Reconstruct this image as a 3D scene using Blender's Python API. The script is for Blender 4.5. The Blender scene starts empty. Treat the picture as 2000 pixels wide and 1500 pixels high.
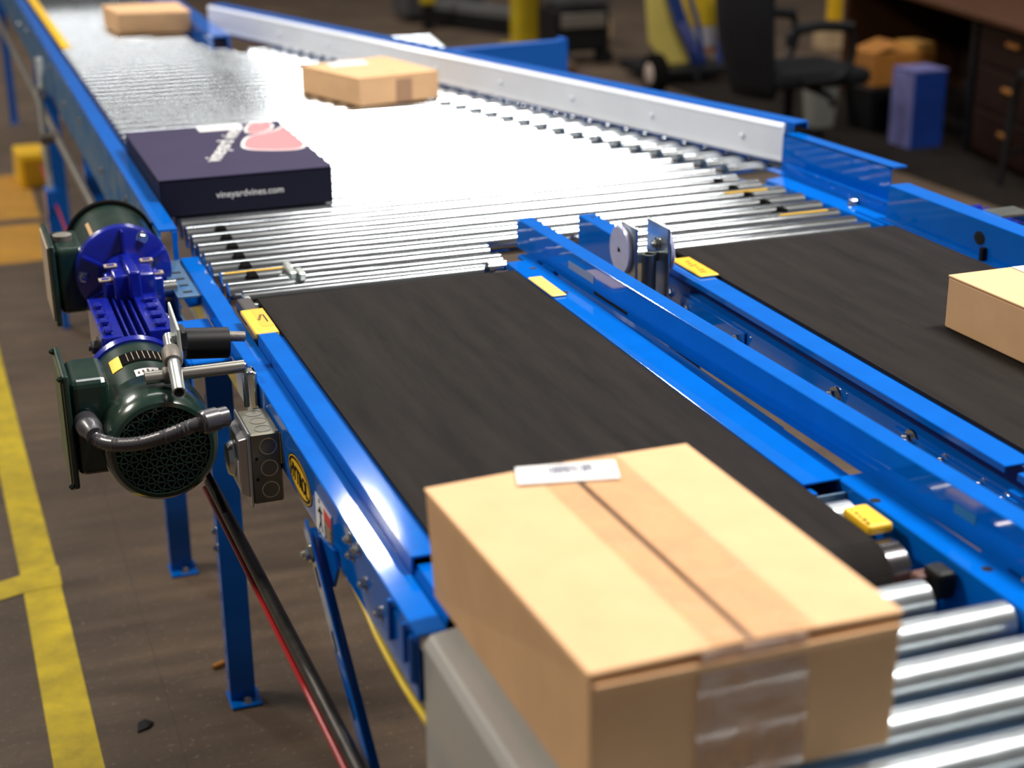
import bpy, bmesh, math, random
from mathutils import Vector, Matrix
random.seed(4)
SC = bpy.context.scene
COL = SC.collection
S = 0.85            # metres per modelling unit (1 unit = camera height above the belt)
FLOOR = -1.105      # floor height in modelling units, the belt plane is 0
ZB = -FLOOR * S

# ------------------------------------------------------------------ camera
R = [Vector((0.93886315, -0.12770614, 0.31972979)),
     Vector((-0.34416164, -0.32270517, 0.88171092)),
     Vector((-0.00942144, -0.93784461, -0.34692755))]
FPX = 3081.977
cam_data = bpy.data.cameras.new('camera')
cam = bpy.data.objects.new('camera', cam_data)
COL.objects.link(cam)
rt = Vector((R[0][0], R[1][0], R[2][0]))
dn = Vector((R[0][1], R[1][1], R[2][1]))
fw = Vector((R[0][2], R[1][2], R[2][2]))
m = Matrix.Identity(4)
for i in range(3):
    m[i][0] = rt[i]; m[i][1] = -dn[i]; m[i][2] = -fw[i]
m[0][3], m[1][3], m[2][3] = 0, 0, S + ZB
cam.matrix_world = m
cam_data.sensor_width = 36
cam_data.lens = FPX / 2000 * 36
cam_data.clip_start = 0.05
cam_data.clip_end = 200
cam_data.dof.use_dof = True
cam_data.dof.focus_distance = 2.56
cam_data.dof.aperture_fstop = 2.7
SC.camera = cam

# ------------------------------------------------------------------ world, lamps, exposure
w = bpy.data.worlds.new('World'); SC.world = w; w.use_nodes = True
w.node_tree.nodes['Background'].inputs[0].default_value = (1.0, 0.95, 0.90, 1)
w.node_tree.nodes['Background'].inputs[1].default_value = 0.095
SC.view_settings.view_transform = 'Standard'
SC.view_settings.look = 'None'
SC.view_settings.gamma = 1
SC.view_settings.use_curve_mapping = False
SC.view_settings.exposure = 0.0


def lamp(x, y, z, sx, sy, power, color=(1, 0.96, 0.90), aim=None):
    d = bpy.data.lights.new('high_bay_lamp', 'AREA')
    d.shape = 'RECTANGLE'; d.size = sx; d.size_y = sy; d.energy = power; d.color = color
    o = bpy.data.objects.new('high_bay_lamp', d); COL.objects.link(o)
    o.location = (x * S, y * S, z * S + ZB)
    if aim:
        v = Vector((aim[0] * S, aim[1] * S, aim[2] * S + ZB)) - o.location
        o.rotation_euler = v.to_track_quat('-Z', 'Y').to_euler()
    return o


# a grid of high bay fittings under the roof
lamp(3.95, 8.2, 6.0, 3.0, 0.5, 140, (1, 0.98, 0.95), aim=(1.5, 4.2, 0))
lamp(0.9, 8.2, 6.0, 2.0, 0.5, 45, (1, 0.98, 0.95))
lamp(3.60, 14.35, 6.0, 0.30, 0.75, 170, (1, 0.98, 0.95))
lamp(-3.8, 5.6, 5.2, 1.3, 0.7, 260, (1, 0.92, 0.80), aim=(0.8, 3, 0))
lamp(3.6, 1.8, 6.0, 1.6, 0.7, 520, (1, 0.95, 0.90))
lamp(10.5, 8.2, 6.0, 1.6, 0.7, 90, (1, 0.98, 0.95))
lamp(-3.8, 14.6, 6.0, 1.6, 0.7, 420, (1, 0.93, 0.84))

# ------------------------------------------------------------------ helpers
WL = {}             # world location of every object


def U(p):
    return Vector((p[0] * S, p[1] * S, p[2] * S + ZB))


def on(px, py, val, ax=2):
    """photo pixel -> modelling-unit point on the plane axis=val"""
    c = Vector((px - 1000, py - 750, FPX))
    d = Vector([r.dot(c) for r in R])
    C = Vector((0, 0, 1))
    t = (val - C[ax]) / d[ax]
    return C + d * t


def link(o, parent, wl):
    COL.objects.link(o)
    WL[o.name] = Vector(wl)
    if parent:
        o.parent = parent
        o.location = Vector(wl) - WL[parent.name]
    else:
        o.location = wl
    return o


def meta(o, label=None, cat=None, group=None, kind=None):
    if label: o['label'] = label
    if cat: o['category'] = cat
    if group: o['group'] = group
    if kind: o['kind'] = kind
    return o


def thing(name, label, cat, p, group=None):
    o = bpy.data.objects.new(name, None)
    o.empty_display_size = 0.05
    link(o, None, U(p))
    return meta(o, label, cat, group)


class MB:
    def __init__(s):
        s.v = []; s.f = []; s.fm = []; s.sm = []; s.mi = 0

    def add(s, vs, fs, smooth=False):
        b = len(s.v)
        s.v += [Vector(v) for v in vs]
        for f in fs:
            s.f.append([b + i for i in f]); s.fm.append(s.mi); s.sm.append(smooth)
        return s

    def box(s, a, b):
        x0, y0, z0 = a; x1, y1, z1 = b
        return s.hexa([(x0, y0, z0), (x1, y0, z0), (x1, y1, z0), (x0, y1, z0), (x0, y0, z1), (x1, y0, z1), (x1, y1, z1), (x0, y1, z1)])

    def hexa(s, p):
        return s.add(p, [(0, 3, 2, 1), (4, 5, 6, 7), (0, 1, 5, 4), (1, 2, 6, 5), (2, 3, 7, 6), (3, 0, 4, 7)])

    def obox(s, c, ax, ay, az, sx, sy, sz):
        c = Vector(c); ax = Vector(ax).normalized() * sx / 2; ay = Vector(ay).normalized() * sy / 2; az = Vector(az).normalized() * sz / 2
        q = [c - ax - ay - az, c + ax - ay - az, c + ax + ay - az, c - ax + ay - az,
             c - ax - ay + az, c + ax - ay + az, c + ax + ay + az, c - ax + ay + az]
        return s.hexa(q)

    def prism(s, prof, y0, y1, dx=0.0, dz=0.0):
        """closed profile of (x,z), extruded along y; dx,dz shift of the far end"""
        n = len(prof)
        vs = [(x, y0, z) for x, z in prof] + [(x + dx, y1, z + dz) for x, z in prof]
        fs = [(i, (i + 1) % n, n + (i + 1) % n, n + i) for i in range(n)]
        fs += [tuple(range(n - 1, -1, -1)), tuple(range(n, 2 * n))]
        return s.add(vs, fs)

    def sheet(s, line, t, y0, y1, dx=0.0, dz=0.0):
        """bent sheet metal: open polyline of (x,z) thickened by t, extruded along y"""
        pts = [Vector(p) for p in line]
        left = []; right = []
        for i, p in enumerate(pts):
            d0 = (pts[i] - pts[i - 1]).normalized() if i else (pts[1] - pts[0]).normalized()
            d1 = (pts[i + 1] - pts[i]).normalized() if i < len(pts) - 1 else d0
            n0 = Vector((-d0.y, d0.x)); n1 = Vector((-d1.y, d1.x))
            n = (n0 + n1).normalized(); k = 1 / max(0.4, n.dot(n0))
            left.append(p + n * t / 2 * k); right.append(p - n * t / 2 * k)
        n = len(pts)
        vs = []
        for yy, ddx, ddz in ((y0, 0, 0), (y1, dx, dz)):
            vs += [(q.x + ddx, yy, q.y + ddz) for q in left] + [(q.x + ddx, yy, q.y + ddz) for q in right]
        fs = []
        for i in range(n - 1):
            fs.append((i, i + 1, 2 * n + i + 1, 2 * n + i))
            fs.append((n + i + 1, n + i, 3 * n + i, 3 * n + i + 1))
            fs.append((i + 1, i, n + i, n + i + 1))
            fs.append((2 * n + i, 2 * n + i + 1, 3 * n + i + 1, 3 * n + i))
        fs.append((0, 2 * n, 3 * n, n)); fs.append((n - 1, 2 * n - 1, 4 * n - 1, 3 * n - 1))
        return s.add(vs, fs)

    def lathe(s, p0, d, prof, seg=24, smooth=True):
        """profile of (t, r) along direction d from p0"""
        p0 = Vector(p0); d = Vector(d).normalized()
        a = d.orthogonal().normalized(); b = d.cross(a)
        vs = []; fs = []
        for t, r in prof:
            for k in range(seg):
                an = 2 * math.pi * k / seg
                vs.append(p0 + d * t + (a * math.cos(an) + b * math.sin(an)) * r)
        for i in range(len(prof) - 1):
            for k in range(seg):
                k2 = (k + 1) % seg
                fs.append((i * seg + k, i * seg + k2, (i + 1) * seg + k2, (i + 1) * seg + k))
        s.add(vs, fs, smooth)
        b0 = len(s.v) - len(vs)
        L = (len(prof) - 1) * seg
        for f in (list(range(b0 + seg - 1, b0 - 1, -1)), list(range(b0 + L, b0 + L + seg))):
            s.f.append(f); s.fm.append(s.mi); s.sm.append(False)
        return s

    def cyl(s, p0, p1, r, seg=16, smooth=True):
        p0 = Vector(p0); p1 = Vector(p1); L = (p1 - p0).length
        return s.lathe(p0, p1 - p0, [(0, r), (L, r)], seg, smooth)

    def ring(s, p0, d, r0, r1, L, seg=20):
        """hollow tube: outer r1, inner r0"""
        p0 = Vector(p0); d = Vector(d).normalized()
        a = d.orthogonal().normalized(); b = d.cross(a)
        vs = []; fs = []
        for t, r in ((0, r0), (0, r1), (L, r1), (L, r0)):
            for k in range(seg):
                an = 2 * math.pi * k / seg
                vs.append(p0 + d * t + (a * math.cos(an) + b * math.sin(an)) * r)
        for i in range(4):
            j = (i + 1) % 4
            for k in range(seg):
                k2 = (k + 1) % seg
                fs.append((i * seg + k, i * seg + k2, j * seg + k2, j * seg + k))
        return s.add(vs, fs, True)

    def tube(s, pts, r, seg=10, ridge=0.0, step=None):
        pts = [Vector(p) for p in pts]
        # Catmull-Rom resample
        if len(pts) > 2:
            out = []
            q = [pts[0] * 2 - pts[1]] + pts + [pts[-1] * 2 - pts[-2]]
            for i in range(1, len(q) - 2):
                L = (q[i + 1] - q[i]).length
                n = max(3, int(L / step)) if step else 6
                for k in range(n):
                    t = k / n
                    out.append(0.5 * ((2 * q[i]) + (q[i + 1] - q[i - 1]) * t + (2 * q[i - 1] - 5 * q[i] + 4 * q[i + 1] - q[i + 2]) * t * t + (3 * q[i] - q[i - 1] - 3 * q[i + 1] + q[i + 2]) * t ** 3))
            out.append(pts[-1]); pts = out
        vs = []; fs = []
        nrm = None
        for i, p in enumerate(pts):
            d = (pts[min(i + 1, len(pts) - 1)] - pts[max(i - 1, 0)]).normalized()
            if nrm is None: nrm = d.orthogonal().normalized()
            nrm = (nrm - d * nrm.dot(d)).normalized()
            b = d.cross(nrm)
            rr = r + (ridge if i % 2 else 0)
            for k in range(seg):
                an = 2 * math.pi * k / seg
                vs.append(p + (nrm * math.cos(an) + b * math.sin(an)) * rr)
        for i in range(len(pts) - 1):
            for k in range(seg):
                k2 = (k + 1) % seg
                fs.append((i * seg + k, i * seg + k2, (i + 1) * seg + k2, (i + 1) * seg + k))
        n = len(vs)
        fs += [tuple(range(seg - 1, -1, -1)), tuple(range(n - seg, n))]
        return s.add(vs, fs, True)

    def build(s, name, mats, parent=None, bev=0.0, origin=None, seg=1):
        if not isinstance(mats, (list, tuple)): mats = [mats]
        lo = Vector((min(v.x for v in s.v), min(v.y for v in s.v), min(v.z for v in s.v)))
        hi = Vector((max(v.x for v in s.v), max(v.y for v in s.v), max(v.z for v in s.v)))
        og = Vector(origin) if origin is not None else Vector(((lo.x + hi.x) / 2, (lo.y + hi.y) / 2, lo.z))
        me = bpy.data.meshes.new(name)
        me.from_pydata([tuple((v - og) * S) for v in s.v], [], s.f)
        for mt in mats: me.materials.append(mt)
        for p, mi, sm in zip(me.polygons, s.fm, s.sm):
            p.material_index = mi; p.use_smooth = sm
        bm = bmesh.new(); bm.from_mesh(me)
        bmesh.ops.recalc_face_normals(bm, faces=bm.faces)
        bm.to_mesh(me); bm.free()
        me.update()
        if any(s.sm): me.set_sharp_from_angle(angle=math.radians(36))
        o = bpy.data.objects.new(name, me)
        link(o, parent, U(og))
        if bev:
            md = o.modifiers.new('bevel', 'BEVEL'); md.width = bev * S; md.segments = seg
            md.limit_method = 'ANGLE'; md.angle_limit = math.radians(40)
        return o


def copy_one(o, parent=None, delta=(0, 0, 0)):
    c = o.copy()
    for k in ('label', 'category', 'group'):
        pass
    wl = WL[o.name] + Vector(delta) * S
    link(c, parent, wl)
    return c


def dup(o, delta, parent=None):
    c = copy_one(o, parent, delta)
    for ch in [k for k in bpy.data.objects if k.parent == o]:
        dup(ch, delta, c)
    return c


def text(name, body, size, p, right, up, mat, parent, squash=1.0, depth=0.0008, align='CENTER', bold=0.0):
    cu = bpy.data.curves.new(name, 'FONT')
    cu.body = body; cu.size = size * S; cu.align_x = align; cu.align_y = 'CENTER'; cu.extrude = depth * S; cu.offset = bold * S
    t = bpy.data.objects.new(name + '_src', cu)
    COL.objects.link(t)
    dg = bpy.context.evaluated_depsgraph_get()
    me = bpy.data.meshes.new_from_object(t.evaluated_get(dg))
    bpy.data.objects.remove(t)
    me.materials.clear(); me.materials.append(mat)
    r = Vector(right).normalized(); u = Vector(up).normalized(); n = r.cross(u)
    mm = Matrix(((r.x * squash, u.x, n.x), (r.y * squash, u.y, n.y), (r.z * squash, u.z, n.z)))
    for v in me.vertices: v.co = mm @ v.co
    o = bpy.data.objects.new(name, me)
    return link(o, parent, U(p))


# ------------------------------------------------------------------ materials
def mat(name, col, rough=0.5, metal=0.0, var=0.0, vscale=8.0, bump=0.0, bscale=60.0, dust=None, dscale=6.0, damt=0.5, coat=0.0, stretch=(1, 1, 1), rvar=0.0, spec=0.5):
    mt = bpy.data.materials.new(name); mt.use_nodes = True
    nt = mt.node_tree; N = nt.nodes; L = nt.links
    b = N['Principled BSDF']
    b.inputs['Roughness'].default_value = rough
    b.inputs['Metallic'].default_value = metal
    b.inputs['Specular IOR Level'].default_value = spec
    b.inputs['Coat Weight'].default_value = coat
    b.inputs['Coat Roughness'].default_value = 0.12
    tc = N.new('ShaderNodeTexCoord'); mp = N.new('ShaderNodeMapping'); mp.inputs['Scale'].default_value = stretch
    L.new(tc.outputs['Object'], mp.inputs['Vector'])
    src = None
    c4 = (*col, 1)
    if var:
        no = N.new('ShaderNodeTexNoise'); no.inputs['Scale'].default_value = vscale; no.inputs['Detail'].default_value = 6
        L.new(mp.outputs[0], no.inputs['Vector'])
        mr = N.new('ShaderNodeMapRange'); mr.inputs['From Min'].default_value = 0.3; mr.inputs['From Max'].default_value = 0.7
        mr.inputs['To Min'].default_value = 1 - var; mr.inputs['To Max'].default_value = 1 + var
        L.new(no.outputs['Fac'], mr.inputs['Value'])
        mx = N.new('ShaderNodeVectorMath'); mx.operation = 'SCALE'; mx.inputs[0].default_value = col
        L.new(mr.outputs[0], mx.inputs['Scale']); src = mx.outputs[0]
        if rvar:
            m2 = N.new('ShaderNodeMapRange'); m2.inputs['To Min'].default_value = rough - rvar; m2.inputs['To Max'].default_value = rough + rvar
            L.new(no.outputs['Fac'], m2.inputs['Value']); L.new(m2.outputs[0], b.inputs['Roughness'])
    if dust:
        n2 = N.new('ShaderNodeTexNoise'); n2.inputs['Scale'].default_value = dscale; n2.inputs['Detail'].default_value = 8; n2.inputs['Roughness'].default_value = 0.65
        L.new(mp.outputs[0], n2.inputs['Vector'])
        r2 = N.new('ShaderNodeMapRange'); r2.inputs['From Min'].default_value = 0.38; r2.inputs['From Max'].default_value = 0.72
        r2.inputs['To Max'].default_value = damt
        L.new(n2.outputs['Fac'], r2.inputs['Value'])
        mi = N.new('ShaderNodeMix'); mi.data_type = 'RGBA'
        L.new(r2.outputs[0], mi.inputs[0])
        if src: L.new(src, mi.inputs[6])
        else: mi.inputs[6].default_value = c4
        mi.inputs[7].default_value = (*dust, 1)
        src = mi.outputs[2]
    if src: L.new(src, b.inputs['Base Color'])
    else: b.inputs['Base Color'].default_value = c4
    if bump:
        n3 = N.new('ShaderNodeTexNoise'); n3.inputs['Scale'].default_value = bscale; n3.inputs['Detail'].default_value = 4
        L.new(mp.outputs[0], n3.inputs['Vector'])
        bp = N.new('ShaderNodeBump'); bp.inputs['Strength'].default_value = bump; bp.inputs['Distance'].default_value = 0.002
        L.new(n3.outputs['Fac'], bp.inputs['Height']); L.new(bp.outputs[0], b.inputs['Normal'])
    return mt


BLUE = mat('blue_paint', (0.001, 0.120, 0.540), 0.06, spec=0.45, var=0.06, vscale=20, bump=0.012, bscale=120)
BLUED = mat('blue_paint_dusty', (0.004, 0.095, 0.26), 0.5, var=0.1, vscale=10, dust=(0.17, 0.21, 0.21), dscale=9, damt=0.75, spec=0.3)
NAVY = mat('deep_blue_enamel', (0.004, 0.012, 0.27), 0.22, coat=0.6, var=0.12, vscale=25, bump=0.2, bscale=140)
GREEN = mat('dark_green_enamel', (0.004, 0.026, 0.021), 0.22, coat=0.4, var=0.15, vscale=14, dust=(0.05, 0.06, 0.035), dscale=12, damt=0.5)
STEEL = mat('zinc_plated_steel', (0.66, 0.70, 0.73), 0.15, 1.0, var=0.04, vscale=9, stretch=(1, 8, 8), rvar=0.05)
STEELF = mat('galvanised_roller', (0.46, 0.50, 0.52), 0.30, 0.85, var=0.10, vscale=14, stretch=(1, 6, 6), rvar=0.06)
ZINC = mat('zinc_bracket', (0.62, 0.66, 0.62), 0.28, 1.0, var=0.12, vscale=30)
GALV = mat('galvanised_box', (0.20, 0.20, 0.17), 0.45, 1.0, var=0.25, vscale=24, rvar=0.1, dust=(0.22, 0.17, 0.08), dscale=20, damt=0.4)
CASTG = mat('cast_clamp', (0.21, 0.19, 0.17), 0.55, 0.6, bump=0.4, bscale=200)
CHROME = mat('bolt_steel', (0.6, 0.62, 0.62), 0.22, 1.0)
BLACK = mat('black_plastic', (0.005, 0.005, 0.006), 0.5, spec=0.25)
RUBBER = mat('black_rubber', (0.006, 0.006, 0.006), 0.9, spec=0.02)
GREYP = mat('grey_pvc', (0.055, 0.052, 0.060), 0.34, coat=0.3)
GREYH = mat('grey_housing', (0.44, 0.43, 0.41), 0.45, var=0.06, vscale=6, coat=0.3)
CARD = mat('cardboard', (0.74, 0.46, 0.25), 0.8, spec=0.2, var=0.05, vscale=16, bump=0.10, bscale=90, stretch=(1, 1, 1))
CARDD = mat('cardboard_flap_edge', (0.33, 0.16, 0.05), 0.8, var=0.1)
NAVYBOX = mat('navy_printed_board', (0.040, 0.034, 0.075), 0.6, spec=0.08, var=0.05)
WHITE = mat('white_paint', (0.80, 0.85, 0.95), 0.35, coat=0.2, var=0.03)
WHITEP = mat('white_paper', (0.80, 0.80, 0.80), 0.7, spec=0.1)
LILAC = mat('reflector_plastic', (0.50, 0.52, 0.74), 0.25, coat=0.6, var=0.05, vscale=60)
PINK = mat('pink_print', (0.80, 0.25, 0.27), 0.8, spec=0.02)
YELLOW = mat('yellow_label', (0.92, 0.55, 0.02), 0.4, var=0.04)
YELC = mat('yellow_cable', (0.85, 0.60, 0.01), 0.4)
TAPEY = mat('yellow_floor_tape', (0.62, 0.46, 0.006), 0.6, var=0.12, vscale=5, dust=(0.10, 0.08, 0.02), dscale=14, damt=0.45)
TAPEO = mat('amber_floor_paint', (0.50, 0.24, 0.01), 0.7, var=0.15, vscale=5, dust=(0.12, 0.08, 0.04), dscale=8, damt=0.5)
YPOST = mat('yellow_post_paint', (0.42, 0.30, 0.004), 0.5, var=0.12, vscale=8)
REDL = mat('red_line', (0.42, 0.01, 0.015), 0.35)
REDP = mat('red_print', (0.75, 0.05, 0.05), 0.4)
BROWNP = mat('brown_print', (0.09, 0.05, 0.02), 0.5)
PIPE = mat('dark_steel_pipe', (0.06, 0.055, 0.05), 0.38, 0.7, var=0.3, vscale=30)
CONDUIT = mat('grey_conduit', (0.26, 0.24, 0.21), 0.4, 0.6, var=0.1)
DKWOOD = mat('dark_brown_board', (0.016, 0.006, 0.003), 0.7, spec=0.15, var=0.2, vscale=12, stretch=(1, 1, 6))
ORWOOD = mat('amber_board', (0.30, 0.115, 0.012), 0.7, var=0.1)
TAN = mat('tan_board', (0.42, 0.30, 0.17), 0.7, var=0.08)
CREAM = mat('pale_yellow_sheet', (0.52, 0.42, 0.10), 0.55, var=0.1, vscale=5)
BLUET = mat('blue_tote_plastic', (0.006, 0.028, 0.17), 0.4, var=0.15, vscale=6)
BLUEL = mat('pale_blue_sleeve', (0.14, 0.14, 0.33), 0.5, var=0.25, vscale=7, stretch=(4, 4, 1))
BLUES = mat('blue_strap', (0.01, 0.035, 0.16), 0.4)
FABR = mat('charcoal_fabric', (0.006, 0.006, 0.008), 0.9, spec=0.2, var=0.1, bump=0.3, bscale=300)
GREYM = mat('grey_machine', (0.06, 0.06, 0.065), 0.5, var=0.2)
REDO = mat('orange_red_plastic', (0.45, 0.05, 0.01), 0.5)
SIL = mat('silver_sticker', (0.16, 0.22, 0.34), 0.4)


def tape_mat(name, fac, tint):
    mt = bpy.data.materials.new(name); mt.use_nodes = True
    nt = mt.node_tree; N = nt.nodes; L = nt.links
    N.remove(N['Principled BSDF'])
    out = N['Material Output']
    tr = N.new('ShaderNodeBsdfTransparent'); tr.inputs[0].default_value = tint
    gl = N.new('ShaderNodeBsdfPrincipled'); gl.inputs['Base Color'].default_value = (0.60, 0.42, 0.30, 1); gl.inputs['Roughness'].default_value = 0.16
    gl.inputs['Coat Weight'].default_value = 0.6
    tc = N.new('ShaderNodeTexCoord'); no = N.new('ShaderNodeTexNoise'); no.inputs['Scale'].default_value = 28; no.inputs['Detail'].default_value = 3; no.inputs['Distortion'].default_value = 0.6
    L.new(tc.outputs['Object'], no.inputs['Vector'])
    bp = N.new('ShaderNodeBump'); bp.inputs['Strength'].default_value = 0.5; bp.inputs['Distance'].default_value = 0.006
    L.new(no.outputs['Fac'], bp.inputs['Height']); L.new(bp.outputs[0], gl.inputs['Normal'])
    mr = N.new('ShaderNodeMapRange'); mr.inputs['From Min'].default_value = 0.35; mr.inputs['From Max'].default_value = 0.7
    mr.inputs['To Min'].default_value = fac; mr.inputs['To Max'].default_value = min(1, fac * 2.4)
    L.new(no.outputs['Fac'], mr.inputs['Value'])
    mx = N.new('ShaderNodeMixShader'); L.new(mr.outputs[0], mx.inputs[0]); L.new(tr.outputs[0], mx.inputs[1]); L.new(gl.outputs[0], mx.inputs[2])
    L.new(mx.outputs[0], out.inputs['Surface'])
    return mt


TAPE = tape_mat('clear_tape', 0.10, (0.95, 0.91, 0.87, 1))
TAPEF = tape_mat('clear_tape_wrinkled', 0.26, (0.92, 0.85, 0.80, 1))


def belt_material():
    mt = mat('ribbed_belt_rubber', (0.014, 0.012, 0.011), 0.75, spec=0.09, var=0.25, vscale=3.0, stretch=(6, 0.7, 1), dust=(0.030, 0.025, 0.022), dscale=5, damt=0.6)
    nt = mt.node_tree; N = nt.nodes; L = nt.links
    tc = [n for n in N if n.type == 'TEX_COORD'][0]
    hs = None
    for d in ('X', 'Y'):
        wv = N.new('ShaderNodeTexWave'); wv.bands_direction = d; wv.inputs['Scale'].default_value = 110 if d == 'X' else 90
        L.new(tc.outputs['Object'], wv.inputs['Vector'])
        if hs is None: hs = wv.outputs['Fac']
        else:
            ad = N.new('ShaderNodeMath'); ad.operation = 'MULTIPLY'
            L.new(hs, ad.inputs[0]); L.new(wv.outputs['Fac'], ad.inputs[1]); hs = ad.outputs[0]
    bp = N.new('ShaderNodeBump'); bp.inputs['Strength'].default_value = 0.55; bp.inputs['Distance'].default_value = 0.0012
    L.new(hs, bp.inputs['Height']); L.new(bp.outputs[0], N['Principled BSDF'].inputs['Normal'])
    return mt


BELT = belt_material()


def floor_material():
    mt = bpy.data.materials.new('worn_concrete'); mt.use_nodes = True
    nt = mt.node_tree; N = nt.nodes; L = nt.links
    b = N['Principled BSDF']; b.inputs['Roughness'].default_value = 0.62
    tc = N.new('ShaderNodeTexCoord')

    def noise(sc, det, stretch=(1, 1, 1)):
        mp = N.new('ShaderNodeMapping'); mp.inputs['Scale'].default_value = stretch
        L.new(tc.outputs['Object'], mp.inputs['Vector'])
        n = N.new('ShaderNodeTexNoise'); n.inputs['Scale'].default_value = sc; n.inputs['Detail'].default_value = det; n.inputs['Roughness'].default_value = 0.6
        L.new(mp.outputs[0], n.inputs['Vector']); return n.outputs['Fac']

    def ramp(f, stops):
        r = N.new('ShaderNodeValToRGB'); e = r.color_ramp.elements
        e[0].position = stops[0][0]; e[0].color = (*stops[0][1], 1); e[1].position = stops[-1][0]; e[1].color = (*stops[-1][1], 1)
        for p, c in stops[1:-1]:
            k = e.new(p); k.color = (*c, 1)
        L.new(f, r.inputs[0]); return r.outputs[0]

    def mix(a, bb, fac, mode='MIX'):
        x = N.new('ShaderNodeMix'); x.data_type = 'RGBA'; x.blend_type = mode
        if isinstance(fac, float): x.inputs[0].default_value = fac
        else: L.new(fac, x.inputs[0])
        L.new(a, x.inputs[6]); L.new(bb, x.inputs[7]); return x.outputs[2]

    base = ramp(noise(1.6, 8), [(0.3, (0.052, 0.032, 0.019)), (0.5, (0.082, 0.053, 0.032)), (0.72, (0.120, 0.080, 0.050))])
    streak = ramp(noise(3.0, 5, (0.5, 4, 1)), [(0.35, (0.75, 0.74, 0.72)), (0.65, (1.12, 1.1, 1.08))])
    base = mix(base, streak, 1.0, 'MULTIPLY')
    speck = ramp(noise(70, 3), [(0.60, (0, 0, 0)), (0.72, (1, 1, 1))])
    sp = N.new('ShaderNodeRGB'); sp.outputs[0].default_value = (0.24, 0.18, 0.12, 1)
    spm = N.new('ShaderNodeMath'); spm.operation = 'MULTIPLY'; spm.inputs[1].default_value = 0.55
    L.new(speck, spm.inputs[0])
    base = mix(base, sp.outputs[0], spm.outputs[0])
    dk = ramp(noise(26, 4), [(0.66, (1, 1, 1)), (0.78, (0.45, 0.42, 0.4))])
    base = mix(base, dk, 1.0, 'MULTIPLY')
    # saw-cut joints, thin and faint
    sx = N.new('ShaderNodeSeparateXYZ'); L.new(tc.outputs['Object'], sx.inputs[0])
    for axis, off, per in ((0, 0.30, 1.6), (1, 2.98, 1.6)):
        a = N.new('ShaderNodeMath'); a.operation = 'SUBTRACT'; L.new(sx.outputs[axis], a.inputs[0]); a.inputs[1].default_value = off - per / 2
        p = N.new('ShaderNodeMath'); p.operation = 'PINGPONG'; L.new(a.outputs[0], p.inputs[0]); p.inputs[1].default_value = per / 2
        g = N.new('ShaderNodeMath'); g.operation = 'GREATER_THAN'; L.new(p.outputs[0], g.inputs[0]); g.inputs[1].default_value = per / 2 - 0.002
        gm = N.new('ShaderNodeMath'); gm.operation = 'MULTIPLY'; L.new(g.outputs[0], gm.inputs[0]); gm.inputs[1].default_value = 0.5
        dkc = N.new('ShaderNodeRGB'); dkc.outputs[0].default_value = (0.04, 0.022, 0.014, 1)
        base = mix(base, dkc.outputs[0], gm.outputs[0])
    L.new(base, b.inputs['Base Color'])
    bp = N.new('ShaderNodeBump'); bp.inputs['Strength'].default_value = 0.25; bp.inputs['Distance'].default_value = 0.002
    L.new(noise(90, 4), bp.inputs['Height']); L.new(bp.outputs[0], b.inputs['Normal'])
    return mt


FLOORM = floor_material()

# ------------------------------------------------------------------ structure
fl = MB().box((-6, -1, FLOOR - 0.1), (16, 24, FLOOR)).build('floor', FLOORM, origin=(0, 0, FLOOR))
meta(fl, kind='structure')


def strip(name, pts, mt, label, z=0.0015):
    m_ = MB(); n = len(pts)
    m_.add([(x, y, FLOOR) for x, y in pts] + [(x, y, FLOOR + z) for x, y in pts],
           [tuple(range(n - 1, -1, -1)), tuple(range(n, 2 * n))] + [(i, (i + 1) % n, n + (i + 1) % n, n + i) for i in range(n)])
    o = m_.build(name, mt)
    return meta(o, label, 'floor tape')


strip('floor_tape', [(0.046, 2.6), (0.160, 2.6), (0.171, 3.28), (0.163, 4.0), (0.158, 4.37), (0.135, 5.4), (0.114, 6.46), (0.10, 7.4), (0.0, 7.3), (0.018, 6.4), (0.040, 5.146), (0.055, 4.3), (0.059, 3.32)], TAPEY, 'long yellow tape line running along the floor left of the conveyors')
strip('floor_tape', [(-0.30, 4.13), (-0.30, 4.24), (0.06, 4.365), (0.163, 4.39), (0.163, 4.26), (0.05, 4.245)], TAPEY, 'short yellow tape strip branching left off the long tape line', z=0.0025)
strip('floor_marking', [(0.12, 8.75), (0.455, 8.75), (0.455, 9.9), (0.12, 9.9)], TAPEO, 'far amber painted patch on the floor in front of the yellow block')
strip('floor_marking', [(0.12, 7.85), (0.43, 7.85), (0.44, 8.62), (0.12, 8.62)], TAPEO, 'near amber painted patch on the floor beside the far conveyor leg')


# ------------------------------------------------------------------ shared small parts
def bolt(parent, p, d, r=0.010, name='bolt', mt=None, washer=True):
    p = Vector(p); d = Vector(d).normalized()
    b = MB()
    if washer: b.lathe(p, d, [(0, r * 1.45), (r * 0.25, r * 1.4)], 14)
    b.lathe(p + d * r * 0.25, d, [(0, r), (r * 0.7, r), (r * 0.85, r * 0.8)], 6, smooth=False)
    b.lathe(p + d * r * 1.0, d, [(0, r * 0.5), (r * 0.45, r * 0.42)], 10)
    return b.build(name, mt or CHROME, parent, origin=p)


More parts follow.
